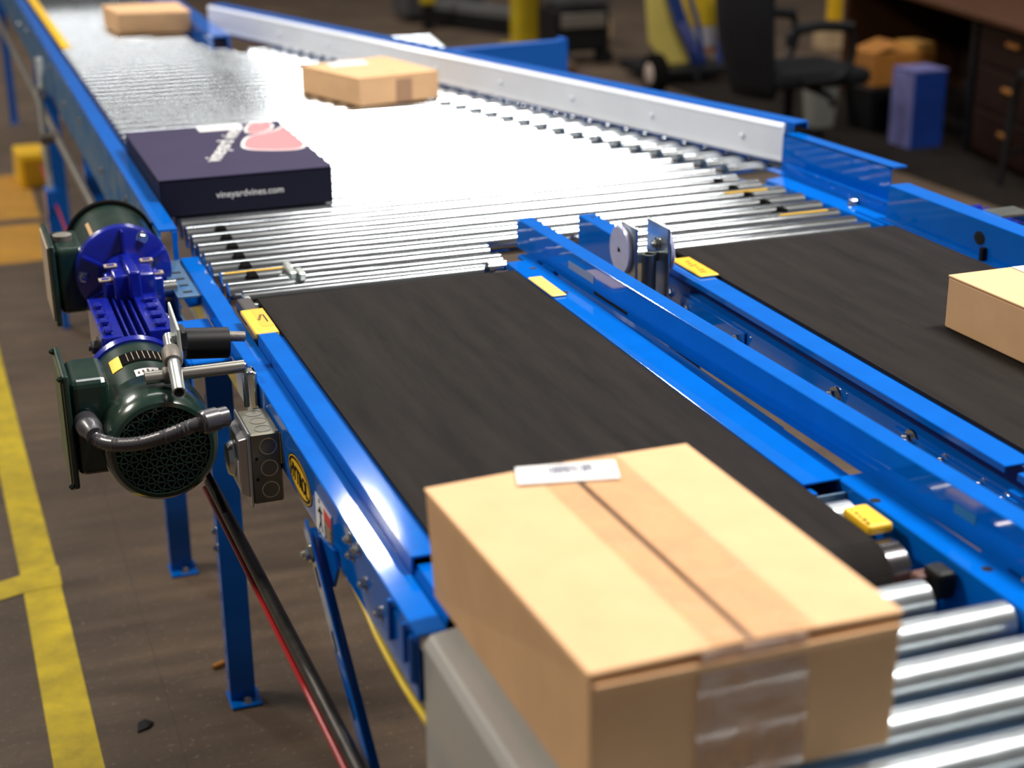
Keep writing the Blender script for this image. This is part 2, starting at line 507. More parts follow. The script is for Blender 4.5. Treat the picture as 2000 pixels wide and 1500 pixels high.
def leg(parent, x, y, ztop=-0.14, w_=0.062, d_=0.045):
    l = MB()
    l.prism([(x - w_ / 2, 0), (x + w_ / 2, 0), (x + w_ / 2, 0.006), (x - w_ / 2, 0.006)], 0, 0.001) if False else None
    zb = FLOOR + 0.008
    t = 0.005
    # channel section open towards the back: front plate, two side plates
    l.box((x - w_ / 2, y, zb), (x + w_ / 2, y + t, ztop))
    # left side plate with slots, built as a ladder
    n = 13; h = (ztop - zb) / n
    for sx in (x - w_ / 2, x + w_ / 2 - t):
        l.box((sx, y + t, zb), (sx + t, y + d_ * 0.38, ztop))
        l.box((sx, y + d_ * 0.62, zb), (sx + t, y + d_, ztop))
        for k in range(n):
            l.box((sx, y + d_ * 0.38, zb + k * h), (sx + t, y + d_ * 0.62, zb + k * h + h * 0.62))
    o = l.build('leg', BLUE, parent)
    f = MB().box((x - w_ / 2 - 0.004, y - 0.035, FLOOR), (x + w_ / 2 + 0.012, y + d_ + 0.01, FLOOR + 0.008)).build('foot_plate', BLUE, o, bev=0.003)
    bolt(o, (x + 0.008, y - 0.015, FLOOR + 0.008), (0, 0, 1), 0.010, 'anchor_bolt')
    bolt(o, (x - w_ / 2, y + d_ / 2, ztop - 0.50), (-1, 0, 0), 0.008)
    bolt(o, (x - w_ / 2, y + d_ / 2, ztop - 0.545), (-1, 0, 0), 0.008)
    return o


ROLL = None


def roller(parent, y, x0, x1, z=-0.0284, r=0.0284, mt=None, name='roller', label=None):
    """a tube roller; alike rollers share one mesh, stretched to length"""
    global ROLL
    if ROLL is None: ROLL = {}
    key = (round(r, 4), (mt or STEEL).name)
    if key not in ROLL:
        c = MB().lathe((-0.5, 0, 0), (1, 0, 0), [(0, r * 0.30), (0.0001, r * 0.9), (0.0016, r), (0.9984, r), (0.9999, r * 0.9), (1, r * 0.30)], 28)
        o = c.build(name, mt or STEEL, parent, origin=(0, 0, 0))
        ROLL[key] = o
    else:
        o = ROLL[key].copy(); o.name = name; COL.objects.link(o); o.parent = parent
    wl = U(((x0 + x1) / 2, y, z)); WL[o.name] = wl
    o.parent = parent; o.location = wl - WL[parent.name]
    o.scale = (x1 - x0, 1, 1)
    return o


def interp(tab, v):
    if v <= tab[0][0]: return tab[0][1]
    for (a, fa), (b, fb) in zip(tab, tab[1:]):
        if v <= b: return fa + (fb - fa) * (v - a) / (b - a)
    return tab[-1][1]


XR = [(3.3, 2.155), (3.60, 2.165), (3.723, 2.16), (4.08, 2.06), (4.31, 1.985), (4.706, 1.862), (5.26, 1.70), (6.186, 1.43), (7.055, 1.195), (7.2, 1.12), (12, 1.12)]
XW = lambda y: 2.262 - (y - 4.0) * 0.293      # white guide rail line

# ------------------------------------------------------------------ merging roller conveyor
rc = thing('roller_conveyor', 'long blue framed roller conveyor bed with bright steel rollers, behind the black belts', 'conveyor', (1.0, 5.5, FLOOR))
sf = MB()
sf.sheet([(0.502, 0.012), (0.502, 0.040), (0.462, 0.040), (0.462, -0.155), (0.50, -0.155)], 0.005, 3.74, 12.0)
sfo = sf.build('side_frame', [BLUE], rc)
dz = MB().box((0.4575, 3.70, -0.152), (0.4592, 12.0, 0.030)).build('side_face', BLUED, sfo)
meta(dz, 'dusty outer face of the left side frame')
for k in range(8):
    bolt(sfo, (0.4575, 4.35 + k * 0.62, -0.02 - 0.045 * (k % 2)), (-1, 0, 0), 0.009)
sp = MB()
sp.box((0.452, 3.34, -0.150), (0.457, 3.78, -0.075)); sp.box((0.38, 3.34, -0.155), (0.457, 3.74, -0.150))
sp.box((0.450, 3.42, -0.037), (0.503, 3.735, -0.033)); sp.box((0.450, 3.42, -0.08), (0.454, 3.735, -0.037))
spo = sp.build('splice_plate', BLUED, rc)
for k in range(4):
    MB().box((0.468, 3.45 + k * 0.055, -0.0331), (0.488, 3.463 + k * 0.055, -0.0322)).build('slot', BLACK, spo)
MB().box((0.490, 3.733, -0.06), (0.502, 3.738, 0.036)).build('end_plate', BLUE, rc)
ys = MB().box((0.548, 7.25, -0.008), (0.585, 11.5, 0.002)).build('wear_strip', YELLOW, rc)
meta(ys, 'yellow strip along the left roller ends')
# right frame of the far part
rf = MB().sheet([(1.16, -0.10), (1.16, 0.050), (1.235, 0.050), (1.235, -0.12)], 0.006, 6.98, 12.0, dx=0.02).build('side_frame', BLUE, rc)
y = 3.385; k = 0
while y < 11.9:
    xr = interp(XR, y)
    if y < 3.50:
        roller(rc, y, 0.556, 1.20); roller(rc, y, 1.47, xr)
    else:
        roller(rc, y, 0.548, xr)
    y += 0.0894; k += 1
# transfer rollers next to the belts
for (a, b) in ((0.574, 1.128), (1.505, 2.15)):
    roller(rc, 3.305, a, b, z=-0.018, r=0.020)
# stub rollers next to the white guide rail
y = 4.02
while y < 6.95:
    a = interp(XR, y) + 0.058; b = XW(y) + 0.05
    if b - a > 0.03: roller(rc, y + 0.02, a, b, z=-0.0284)
    y += 0.0894
# divider between main rollers and stub rollers (perforated carrier strip)
for i in range(len(XR) - 3):
    (y0, x0), (y1, x1) = XR[i], XR[i + 1]
    if y1 > 7.06 or y0 < 3.55: continue
    MB().hexa([(x0 + 0.022, y0, -0.10), (x0 + 0.034, y0, -0.10), (x1 + 0.034, y1, -0.10), (x1 + 0.022, y1, -0.10), (x0 + 0.022, y0, -0.022), (x0 + 0.034, y0, -0.022), (x1 + 0.034, y1, -0.022), (x1 + 0.022, y1, -0.022)]).build('divider_strip', BLUED, rc)
# rubber drive bands in the grooves near the left ends
for i in range(6):
    yb = 3.385 + 0.0894 * (i + 0.5)
    MB().box((0.612 + 0.002 * i, yb - 0.022, -0.022), (0.632 + 0.002 * i, yb + 0.022, 0.001)).build('drive_band', RUBBER, rc)
    if i > 0: MB().box((2.02 - 0.0 * i, yb - 0.018, -0.016), (2.034, yb + 0.018, 0.001)).build('drive_band', RUBBER, rc)
for (xa, ya, xb) in ((0.565, 3.475, 0.70), (1.99, 3.475, 2.13), (1.97, 3.742, 2.10)):
    MB().box((xa, ya - 0.013, -0.012), (xb, ya + 0.005, -0.001)).build('yellow_marker', YELLOW, rc)
cb = MB()
cb.box((0.695, 3.37, -0.006), (0.712, 3.43, 0.012)); cb.box((0.712, 3.35, -0.006), (0.728, 3.40, 0.014)); cb.box((0.70, 3.425, -0.006), (0.716, 3.47, 0.010))
cb.build('gap_clip', ZINC, rc, bev=0.003)
# right hand edge frame of the roller bed near the second belt
MB().sheet([(2.175, -0.10), (2.19, -0.012), (2.25, -0.006), (2.25, 0.03)], 0.005, 3.30, 3.86, dx=-0.02).build('edge_frame', BLUE, rc)
bolt(rc, on(1667, 398, -0.004), (0, 0, 1), 0.012)
# cross members and legs
for yy in (3.9, 5.4, 6.9, 8.4, 9.9, 11.4):
    MB().box((0.46, yy, -0.15), (1.16 if yy > 7 else interp(XR, yy), yy + 0.05, -0.10)).build('cross_member', BLUE, rc)
leg(rc, 0.535, 8.40, w_=0.10); leg(rc, 0.51, 5.9, w_=0.062); leg(rc, 0.50, 11.6, w_=0.05)
leg(rc, 1.20, 8.40, w_=0.08, ztop=-0.1); leg(rc, 1.9, 4.5, w_=0.07, ztop=-0.1)
leg(rc, 0.500, 4.22)

# ------------------------------------------------------------------ white guide rail
gr = thing('guide_rail', 'long white faced guide rail with blue back running diagonally along the rollers', 'guide rail', (1.8, 5.5, -0.02))
ya, yb = 3.965, 7.5
A = Vector((XW(ya), ya, 0)); B = Vector((XW(yb), yb, 0)); dv = (B - A); Lr = dv.length; dv.normalize(); nv = Vector((dv.y, -dv.x, 0))  # nv points +x side (away from rollers)


def along(prof_pts, t0, t1, name, mt, parent, t=0.004, bev=0):
    """extrude closed (n,z) profile along the rail line"""
    m_ = MB(); n = len(prof_pts)
    vs = [A + dv * t0 + nv * a + Vector((0, 0, z)) for a, z in prof_pts] + [A + dv * t1 + nv * a + Vector((0, 0, z)) for a, z in prof_pts]
    fs = [(i, (i + 1) % n, n + (i + 1) % n, n + i) for i in range(n)] + [tuple(range(n - 1, -1, -1)), tuple(range(n, 2 * n))]
    m_.add(vs, fs)
    return m_.build(name, mt, parent, bev=bev)


wf = along([(0, 0.010), (0.010, 0.010), (0.010, 0.112), (0.014, 0.118), (0.010, 0.122), (0.003, 0.120), (-0.003, 0.112), (0, 0.104), (0, 0.028), (-0.003, 0.016)], 0, Lr, 'face_strip', WHITE, gr)
along([(0.011, 0.0), (0.016, 0.0), (0.016, 0.122), (0.068, 0.122), (0.068, 0.105), (0.073, 0.105), (0.073, 0.127), (0.011, 0.127)], -0.03, Lr, 'blue_channel', BLUE, gr)
for k in range(8):
    p = A + dv * (0.16 + k * 0.405)
    bolt(gr, p + Vector((0, 0, 0.064)) - nv * 0.0, -nv, 0.0085, 'bolt', WHITE, washer=False)

# blue guard that continues the guide rail to the second belt
gb = thing('side_guard', 'short blue sheet metal guard between the white guide rail and second belt', 'guard', (2.26, 3.65, -0.0))
g = MB()
g.hexa([(2.294, 3.44, 0.0), (2.300, 3.44, 0.0), (2.262, 3.93, 0.0), (2.256, 3.93, 0.0), (2.294, 3.44, 0.101), (2.300, 3.44, 0.101), (2.262, 3.93, 0.101), (2.256, 3.93, 0.101)])
g.hexa([(2.294, 3.44, 0.096), (2.345, 3.44, 0.096), (2.305, 3.93, 0.096), (2.256, 3.93, 0.096), (2.294, 3.44, 0.101), (2.345, 3.44, 0.101), (2.305, 3.93, 0.101), (2.256, 3.93, 0.101)])
g.build('guard_plate', BLUE, gb)
MB().hexa([(2.25, 3.40, -0.004), (2.30, 3.40, -0.004), (2.27, 3.95, -0.004), (2.215, 3.95, -0.004), (2.25, 3.40, 0.0), (2.30, 3.40, 0.0), (2.27, 3.95, 0.0), (2.215, 3.95, 0.0)]).build('foot_flange', BLUE, gb)

# ------------------------------------------------------------------ spur rollers behind the guide rail
sr = thing('spur_conveyor', 'short roller spur with a dark blue frame, behind the white guide rail', 'conveyor', (2.1, 6.7, FLOOR))
for k in range(8):
    yk = 7.03 - k * 0.0894
    roller(sr, yk, XW(yk) + 0.10, 2.165 - k * 0.013)
q = MB()
q.hexa([(1.72, 6.30, -0.13), (2.60, 6.42, -0.13), (2.60, 6.43, -0.13), (1.72, 6.31, -0.13), (1.72, 6.30, 0.02), (2.60, 6.42, 0.02), (2.60, 6.43, 0.02), (1.72, 6.31, 0.02)])
q.hexa([(1.72, 6.30, 0.015), (2.60, 6.42, 0.015), (2.605, 6.49, 0.015), (1.72, 6.37, 0.015), (1.72, 6.30, 0.021), (2.60, 6.42, 0.021), (2.605, 6.49, 0.021), (1.72, 6.37, 0.021)])
q.box((2.58, 6.42, -0.13), (2.60, 6.50, 0.03))
q.build('end_frame', mat('blue_paint_spur', (0.004, 0.10, 0.45), 0.35), sr)
leg(sr, 2.5, 6.44, ztop=-0.12, w_=0.05)
leg(sr, 2.2, 7.1, ztop=-0.08, w_=0.05)

# ------------------------------------------------------------------ first belt conveyor
bc = thing('belt_conveyor', 'near left belt conveyor with black belt and blue side frames', 'conveyor', (0.9, 2.3, FLOOR))


def belt_loop(x0, x1, yf, yb_, rf_, rb_, name, parent):
    """closed belt around a front pulley (yf, radius rf_) and a back pulley"""
    t = 0.007
    out = []; inn = []
    for k in range(15):
        a = math.pi / 2 + math.pi * k / 14
        out.append((yf + math.cos(a) * rf_, -rf_ + math.sin(a) * rf_)); inn.append((yf + math.cos(a) * (rf_ - t), -rf_ + math.sin(a) * (rf_ - t)))
    for k in range(11):
        a = -math.pi / 2 + math.pi * k / 10
        out.append((yb_ + math.cos(a) * rb_, -rb_ + math.sin(a) * rb_)); inn.append((yb_ + math.cos(a) * (rb_ - t), -rb_ + math.sin(a) * (rb_ - t)))
    n = len(out); vs = []
    for (yy, zz) in out: vs += [(x0, yy, zz), (x1, yy, zz)]
    for (yy, zz) in inn: vs += [(x0, yy, zz), (x1, yy, zz)]
    fs = []
    for i in range(n):
        j = (i + 1) % n
        fs.append((2 * i, 2 * i + 1, 2 * j + 1, 2 * j)); fs.append((2 * n + 2 * i + 1, 2 * n + 2 * i, 2 * n + 2 * j, 2 * n + 2 * j + 1))
        fs.append((2 * i, 2 * j, 2 * n + 2 * j, 2 * n + 2 * i)); fs.append((2 * i + 1, 2 * n + 2 * i + 1, 2 * n + 2 * j + 1, 2 * j + 1))
    m_ = MB(); m_.add(vs, fs, False)
    o = m_.build(name, BELT, parent, origin=((x0 + x1) / 2, yf, 0))
    for i, p in enumerate(o.data.polygons):
        if abs(p.normal.x) < 0.5 and abs(p.normal.z) < 0.999: p.use_smooth = True
    return o


belt_loop(0.595, 1.183, 1.745, 3.235, 0.062, 0.030, 'belt', bc)
roller(bc, 1.745, 0.575, 1.222, z=-0.062, r=0.0545, mt=mat('dark_chrome', (0.30, 0.29, 0.30), 0.16, 1.0), name='end_pulley')
roller(bc, 3.235, 0.58, 1.195, z=-0.030, r=0.0225, mt=STEEL, name='tail_pulley')
roller(bc, 1.885, 0.585, 1.230, z=-0.036, r=0.0300, mt=STEELF, name='snub_roller')
MB().box((0.585, 1.93, -0.014), (1.20, 3.16, -0.008)).build('slider_bed', BLUE, bc)
# left side: outer frame flange, raised bed flange
lf = MB().sheet([(0.546, -0.028), (0.5045, -0.028), (0.5045, -0.125), (0.545, -0.125)], 0.005, 1.76, 3.72).build('side_frame', BLUE, bc, bev=0.0015)
MB().sheet([(0.548, -0.030), (0.548, 0.0), (0.5815, 0.0), (0.5815, -0.018)], 0.004, 1.93, 3.00).build('bed_flange', BLUE, bc, bev=0.001)
MB().sheet([(0.549, -0.032), (0.556, -0.014), (0.592, -0.014), (0.592, -0.06)], 0.004, 1.78, 1.93).build('bed_flange', BLUE, bc)
lb = MB().box((0.541, 2.994, -0.006), (0.589, 3.157, 0.004)).build('warning_label', YELLOW, bc, bev=0.002)
meta(lb, 'yellow caution label on the left edge')
MB().box((0.562, 3.03, 0.0042), (0.588, 3.155, 0.0046)).build('label_band', mat('amber_label', (0.85, 0.42, 0.01), 0.4), lb)
for i in range(4):
    MB().box((0.562 + 0.003 * i, 3.075 + 0.010 * i, 0.0047), (0.568 + 0.003 * i, 3.081 + 0.010 * i, 0.0050)).build('print', BLACK, lb)
MB().box((0.578, 3.06, 0.0047), (0.581, 3.11, 0.0050)).build('print', BLACK, lb)
MB().box((0.552, 3.165, -0.035), (0.585, 3.265, -0.002)).build('bearing_block', mat('dark_block', (0.05, 0.042, 0.04), 0.45, 0.3), bc, bev=0.006, seg=2)
MB().box((0.572, 3.27, -0.05), (0.586, 3.315, -0.006)).build('roller_bracket', ZINC, bc, bev=0.002)
# right side
MB().sheet([(1.187, -0.016), (1.187, 0.0), (1.252, 0.0), (1.258, -0.010), (1.264, -0.010)], 0.004, 1.95, 3.30).build('bed_flange', BLUE, bc, bev=0.001)
rr = MB().sheet([(1.252, -0.13), (1.252, -0.002), (1.300, -0.002), (1.300, -0.13)], 0.005, 0.85, 1.96).build('side_frame', BLUE, bc, bev=0.002)
MB().sheet([(1.252, -0.13), (1.262, -0.014), (1.292, -0.014)], 0.004, 2.20, 3.28).build('side_frame', BLUE, bc)
MB().sheet([(1.252, -0.13), (1.262, -0.014), (1.289, -0.014)], 0.004, 1.955, 2.20).build('side_frame', BLUE, bc)
MB().box((0.588, 0.87, -0.135), (1.249, 3.2, -0.131)).build('added_dark_pan', BLUED, bc)  # added pan, hides the floor so the gaps between rollers stay dark
MB().box((0.588, 1.925, -0.10), (1.249, 1.93, -0.012)).build('bed_end_plate', BLUED, bc)
for (px, py) in ((1710, 978), (1928, 1112)):
    p = on(px, py, 0.0)
    MB().lathe((p.x, p.y, -0.0006), (0, 0, 1), [(0, 0.0085), (0.0012, 0.0085)], 14).build('hole', BLACK, rr)
for (px, py) in ((1100, 511), (1040, 553)):
    p = on(1040 + (px - 1040) * 0.0 if False else px, py, 0.0)
for (x, yy) in ((1.225, 3.23), (1.222, 3.03)):
    MB().lathe((x, yy, 0.0015), (0, 0, 1), [(0, 0.008), (0.0012, 0.008)], 12).build('hole', BLACK, bc)
lc = MB().box((1.183, 3.003, 0.002), (1.216, 3.152, 0.007)).build('warning_label', mat('pale_yellow_label', (0.9, 0.60, 0.12), 0.4), bc, bev=0.002)
meta(lc, 'pale yellow label on the right edge')
ln = MB().box((1.190, 1.770, -0.008), (1.232, 1.845, 0.008)).build('warning_label', YELLOW, bc, bev=0.005, seg=2)
meta(ln, 'yellow label on the guard beside the end pulley')
for i in range(5):
    MB().box((1.193 + 0.001 * i, 1.778 + 0.012 * i, 0.0082), (1.198 + 0.002 * (i % 2), 1.785 + 0.012 * i, 0.0085)).build('print', BLACK, ln)
MB().box((1.215, 1.63, -0.05), (1.245, 1.67, -0.008)).build('bearing_block', BLACK, bc, bev=0.006, seg=2)
MB().box((1.20, 1.655, -0.06), (1.232, 1.68, -0.02)).build('bearing_block', mat('rust_block', (0.10, 0.04, 0.03), 0.6), bc, bev=0.006, seg=2)
# far end parts at the right corner
MB().box((1.14, 3.20, -0.035), (1.18, 3.27, -0.006)).build('bearing_block', mat('dark_block_b', (0.06, 0.045, 0.05), 0.4, 0.3), bc, bev=0.006, seg=2)
roller(bc, 3.33, 1.150, 1.195, z=-0.02, r=0.019, name='end_wheel')
# front rollers after the belt
roller(bc, 1.610, 0.59, 1.178, mt=STEELF)
for i in range(8):
    yk = 1.520 - 0.0885 * i
    o = roller(bc, yk, 0.59, 1.245, mt=STEELF)
# lower front frame plates at the left
pl = MB()
pl.box((0.500, 1.765, -0.105), (0.5045, 1.90, -0.040))
pl.build('splice_plate', BLUE, bc, bev=0.001)
for (yy, z0, z1) in ((1.872, -0.090, -0.026), (1.800, -0.086, -0.026), (1.768, -0.10, -0.03)):
    MB().box((0.493, yy - 0.004, z0), (0.5005, yy + 0.004, z1)).build('rib', BLUE, bc, bev=0.002)
for (px, py) in ((683, 1052), (700, 1072), (688, 1083), (712, 1140), (743, 1197)):
    p = on(px, py, 0.501, 0); bolt(lf, (0.5015, p.y, p.z), (-1, 0, 0), 0.0075)
bolt(lf, on(782, 1074, -0.026), (0, 0, 1), 0.006)
# oval maker's sticker
hy = MB(); hc = (0.5012, 2.452, -0.086)
def ell(ry, rz, x0, x1, mi):
    hy.mi = mi
    n = 32; vs = [(x0, hc[1] + math.cos(2 * math.pi * i / n) * ry, hc[2] + math.sin(2 * math.pi * i / n) * rz) for i in range(n)]
    vs += [(x1, v[1], v[2]) for v in vs[:n]]
    hy.add(vs, [tuple(range(n)), tuple(range(2 * n - 1, n - 1, -1))] + [(i, (i + 1) % n, n + (i + 1) % n, n + i) for i in range(n)])
ell(0.089, 0.0360, 0.5018, 0.5012, 0); ell(0.085, 0.0335, 0.5014, 0.5009, 1); ell(0.082, 0.0315, 0.5010, 0.5006, 0); ell(0.075, 0.0262, 0.5007, 0.5003, 1)
hs = hy.build('maker_sticker', [BLACK, YELLOW], lf)
meta(hs, 'yellow and black oval maker sticker')
text('maker_lettering', 'HYTROL', 0.040, (0.5000, 2.452, -0.086), (0, -1, 0), (0, 0, 1), BLACK, hs, squash=0.86, bold=0.0006)
MB().box((0.4995, 2.60, -0.115), (0.5012, 2.625, -0.055)).build('label', YELLOW, lf)
# person hazard sticker
ws = MB().box((0.5003, 2.225, -0.128), (0.5012, 2.332, -0.058)).build('hazard_sticker', WHITEP, lf)
meta(ws, 'white sticker with a falling figure')
fg = MB(); cx = 2.300; cz = -0.090; X = 0.4998
def limb(a, b, wd):
    (y0, z0), (y1, z1) = a, b; d = Vector((y1 - y0, z1 - z0)).normalized(); n = Vector((-d.y, d.x)) * wd / 2
    fg.hexa([(X + 0.0006, y0 + n.x, z0 + n.y), (X + 0.0006, y1 + n.x, z1 + n.y), (X + 0.0006, y1 - n.x, z1 - n.y), (X + 0.0006, y0 - n.x, z0 - n.y),
             (X, y0 + n.x, z0 + n.y), (X, y1 + n.x, z1 + n.y), (X, y1 - n.x, z1 - n.y), (X, y0 - n.x, z0 - n.y)])
limb((cx, cz + 0.018), (cx - 0.004, cz - 0.006), 0.009); limb((cx - 0.004, cz - 0.006), (cx + 0.010, cz - 0.024), 0.005); limb((cx - 0.004, cz - 0.006), (cx - 0.014, cz - 0.022), 0.005)
limb((cx, cz + 0.014), (cx + 0.014, cz + 0.004), 0.0045); limb((cx, cz + 0.014), (cx - 0.016, cz + 0.012), 0.0045); limb((cx + 0.002, cz + 0.024), (cx + 0.003, cz + 0.031), 0.007)
limb((cx + 0.02, cz - 0.031), (cx - 0.02, cz - 0.031), 0.003)
fg.build('figure_print', BLACK, ws)
MB().box((0.4998, 2.226, -0.128), (0.5004, 2.272, -0.082)).build('print_panel', BROWNP, ws)
MB().box((0.4998, 2.226, -0.082), (0.5004, 2.272, -0.062)).build('print_panel', REDP, ws)
for i in range(5):
    MB().box((0.4994, 2.230, -0.122 + i * 0.0085), (0.4999, 2.268 - 0.004 * (i % 2), -0.119 + i * 0.0085)).build('print_line', mat('cream_print', (0.55, 0.45, 0.25), 0.5) if i == 0 else bpy.data.materials['cream_print'], ws)
# legs, hanger plate and brace
leg(bc, 0.530, 3.45, ztop=-0.14)
tp = MB()
pts = [on(622, 1040, 0.498, 0), on(655, 1075, 0.498, 0), on(663, 1112, 0.498, 0), on(655, 1146, 0.498, 0), on(640, 1118, 0.498, 0)]
tp.add([(0.4995, p.y, p.z) for p in pts] + [(0.494, p.y, p.z) for p in pts], [(0, 1, 2, 3, 4), (9, 8, 7, 6, 5)] + [(i, (i + 1) % 5, 5 + (i + 1) % 5, 5 + i) for i in range(5)])
tpo = tp.build('hanger_plate', BLUE, bc)
st = MB(); a = Vector((0.475, 2.300, -0.098)); b = Vector((0.475, 1.15, -0.905)); dd = (b - a).normalized(); up = Vector((1, 0, 0)).cross(dd).normalized()
st.obox((a + b) / 2, dd, up, (1, 0, 0), (b - a).length, 0.034, 0.004)
st.obox((a + b) / 2 + up * 0.017 + Vector((0.010, 0, 0)), dd, up, (1, 0, 0), (b - a).length, 0.004, 0.022)
so = st.build('brace', BLUE, bc, bev=0.001)
for i in range(9):
    c = a + dd * (0.10 + 0.115 * i)
    MB().obox(c + Vector((-0.0023, 0, 0)), dd, up, (1, 0, 0), 0.035, 0.009, 0.001).build('slot', BLACK, so)
bolt(so, a + dd * 0.055 + Vector((-0.003, 0, 0)), (-1, 0, 0), 0.011)
leg(bc, 0.53, 1.30, ztop=-0.14); leg(bc, 1.285, 3.45, ztop=-0.14); leg(bc, 1.285, 1.30, ztop=-0.14)
for yy in (2.0, 2.6, 3.2):
    MB().box((0.505, yy, -0.13), (1.262, yy + 0.04, -0.09)).build('cross_member', BLUE, bc)

# ------------------------------------------------------------------ centre guard rail
cg = thing('guard_rail', 'raised blue channel guard rail between the two black belts', 'guard rail', (1.29, 2.4, -0.01))
m_ = MB()
x0n, x0f = 1.312, 1.262      # near and far x of the web
yn, yf_ = 1.54, 3.43
m_.sheet([(x0n + 0.012, 0.0), (x0n, 0.0), (x0n, 0.066), (x0n + 0.034, 0.066), (x0n + 0.034, 0.045)], 0.005, yn, yf_, dx=x0f - x0n)
cgo = m_.build('channel', BLUE, cg, bev=0.0015)
xw = lambda y: x0n + (x0f - x0n) * (y - yn) / (yf_ - yn)
y0, y1 = 2.985, 3.12
MB().hexa([(xw(y0) - .0035, y0, .028), (xw(y0) - .002, y0, .028), (xw(y1) - .002, y1, .028), (xw(y1) - .0035, y1, .028), (xw(y0) - .0035, y0, .045), (xw(y0) - .002, y0, .045), (xw(y1) - .002, y1, .045), (xw(y1) - .0035, y1, .045)]).build('sticker', SIL, cgo)
y0, y1 = 2.82, 2.985
MB().hexa([(xw(y0) - .0032, y0, .006), (xw(y0) - .002, y0, .006), (xw(y1) - .002, y1, .006), (xw(y1) - .0032, y1, .006), (xw(y0) - .0032, y0, .013), (xw(y0) - .002, y0, .013), (xw(y1) - .002, y1, .013), (xw(y1) - .0032, y1, .013)]).build('slot', BLACK, cgo)
y0, y1 = 1.68, 1.73
MB().hexa([(xw(y0) - .0035, y0, .03), (xw(y0) - .002, y0, .03), (xw(y1) - .002, y1, .03), (xw(y1) - .0035, y1, .03), (xw(y0) - .0035, y0, .045), (xw(y0) - .002, y0, .045), (xw(y1) - .002, y1, .045), (xw(y1) - .0035, y1, .045)]).build('sticker', mat('teal_mark', (0.01, 0.16, 0.36), 0.5), cgo)
MB().box((1.235, 3.29, -0.012), (1.275, 3.36, 0.0)).build('foot_flange', BLUE, cg, bev=0.003)
MB().box((1.262, 3.2, -0.03), (1.274, 3.26, 0.0)).build('post', BLUE, cg)
MB().box((1.302, 1.6, -0.03), (1.33, 1.66, 0.0)).build('post', BLUE, cg)
bc2 = thing('guard_rail', 'short blue guard rail behind the two round reflectors', 'guard rail', (1.44, 3.3, -0.05))
MB().sheet([(1.425, -0.05), (1.425, 0.056), (1.462, 0.056), (1.462, 0.02)], 0.005, 3.19, 3.44).build('channel', BLUE, bc2, bev=0.0015)
MB().lathe((1.448, 3.41, 0.058), (0, 0, 1), [(0, 0.006), (0.001, 0.006)], 12).build('hole', BLACK, bc2)

# ------------------------------------------------------------------ second belt conveyor
b2 = thing('belt_conveyor', 'right belt conveyor with black belt carrying the carton with white label', 'conveyor', (1.9, 2.3, FLOOR))
belt_loop(1.592, 2.198, 0.9, 3.255, 0.050, 0.030, 'belt', b2)
roller(b2, 3.255, 1.585, 2.2, z=-0.030, r=0.0225, name='tail_pulley')
roller(b2, 0.9, 1.585, 2.2, z=-0.050, r=0.042, name='end_pulley')
MB().box((1.58, 1.0, -0.014), (2.21, 3.16, -0.008)).build('slider_bed', BLUE, b2)
bf = MB().sheet([(1.524, -0.014), (1.524, -0.002), (1.577, -0.002), (1.583, -0.014)], 0.004, 1.90, 3.15).build('bed_flange', BLUE, b2, bev=0.0015)
MB().sheet([(1.524, -0.014), (1.524, -0.002), (1.577, -0.002), (1.583, -0.014)], 0.004, 0.9, 1.87).build('bed_flange', BLUE, b2, bev=0.0015)
sw = MB().sheet([(1.575, -0.046), (1.535, -0.046), (1.535, -0.150), (1.575, -0.150)], 0.005, 0.85, 3.22).build('side_frame', BLUE, b2)
MB().box((1.553, 0.9, -0.05), (1.558, 3.2, -0.004)).build('side_web', mat('shaded_web_blue', (0.003, 0.04, 0.2), 0.5), b2)  # darker blue has the shade under the flange overhang painted in
for (px, py) in ((1307, 572), (1346, 602), (1358, 628), (1447, 665), (1633, 776), (1781, 862), (1846, 902), (1921, 950), (1965, 978)):
    p = on(px, py, 1.5325, 0)
    bolt(sw, (1.5325, p.y, p.z), (-1, 0, 0), 0.0155 if px in (1447, 1633, 1781) else 0.010)
MB().box((1.527, 1.85, -0.120), (1.5325, 2.22, -0.052)).build('splice_plate', BLUE, b2, bev=0.001)
MB().box((1.527, 2.78, -0.120), (1.5325, 3.08, -0.052)).build('splice_plate', BLUE, b2, bev=0.001)
l2 = MB().box((1.543, 3.022, 0.0005), (1.590, 3.172, 0.006)).build('warning_label', YELLOW, b2, bev=0.002)
meta(l2, 'yellow label with dark print on the left edge')
for i in range(6):
    MB().box((1.556 + 0.004 * (i % 3), 3.045 + 0.018 * i, 0.0062), (1.570 + 0.004 * (i % 2), 3.052 + 0.018 * i, 0.0066)).build('print', mat('brown_ink', (0.35, 0.2, 0.01), 0.5) if i == 0 else bpy.data.materials['brown_ink'], l2)
rw = MB().sheet([(2.206, -0.008), (2.222, -0.004), (2.222, 0.083), (2.275, 0.083), (2.275, 0.05)], 0.005, 0.9, 3.33).build('side_rail', BLUE, b2, bev=0.0015)
MB().sheet([(2.20, -0.13), (2.20, -0.006), (2.222, -0.006)], 0.005, 0.9, 3.44).build('side_frame', BLUE, b2)
p = on(1913, 465, 2.219, 0)
h = MB(); n = 16
vs = [(2.2185, p.y + 0.020 * math.cos(2 * math.pi * i / n), p.z + 0.016 * math.sin(2 * math.pi * i / n)) for i in range(n)]
h.add(vs + [(2.2195, v[1], v[2]) for v in vs], [tuple(range(n)), tuple(range(2 * n - 1, n - 1, -1))] + [(i, (i + 1) % n, n + (i + 1) % n, n + i) for i in range(n)])
h.build('hole', BLACK, rw)
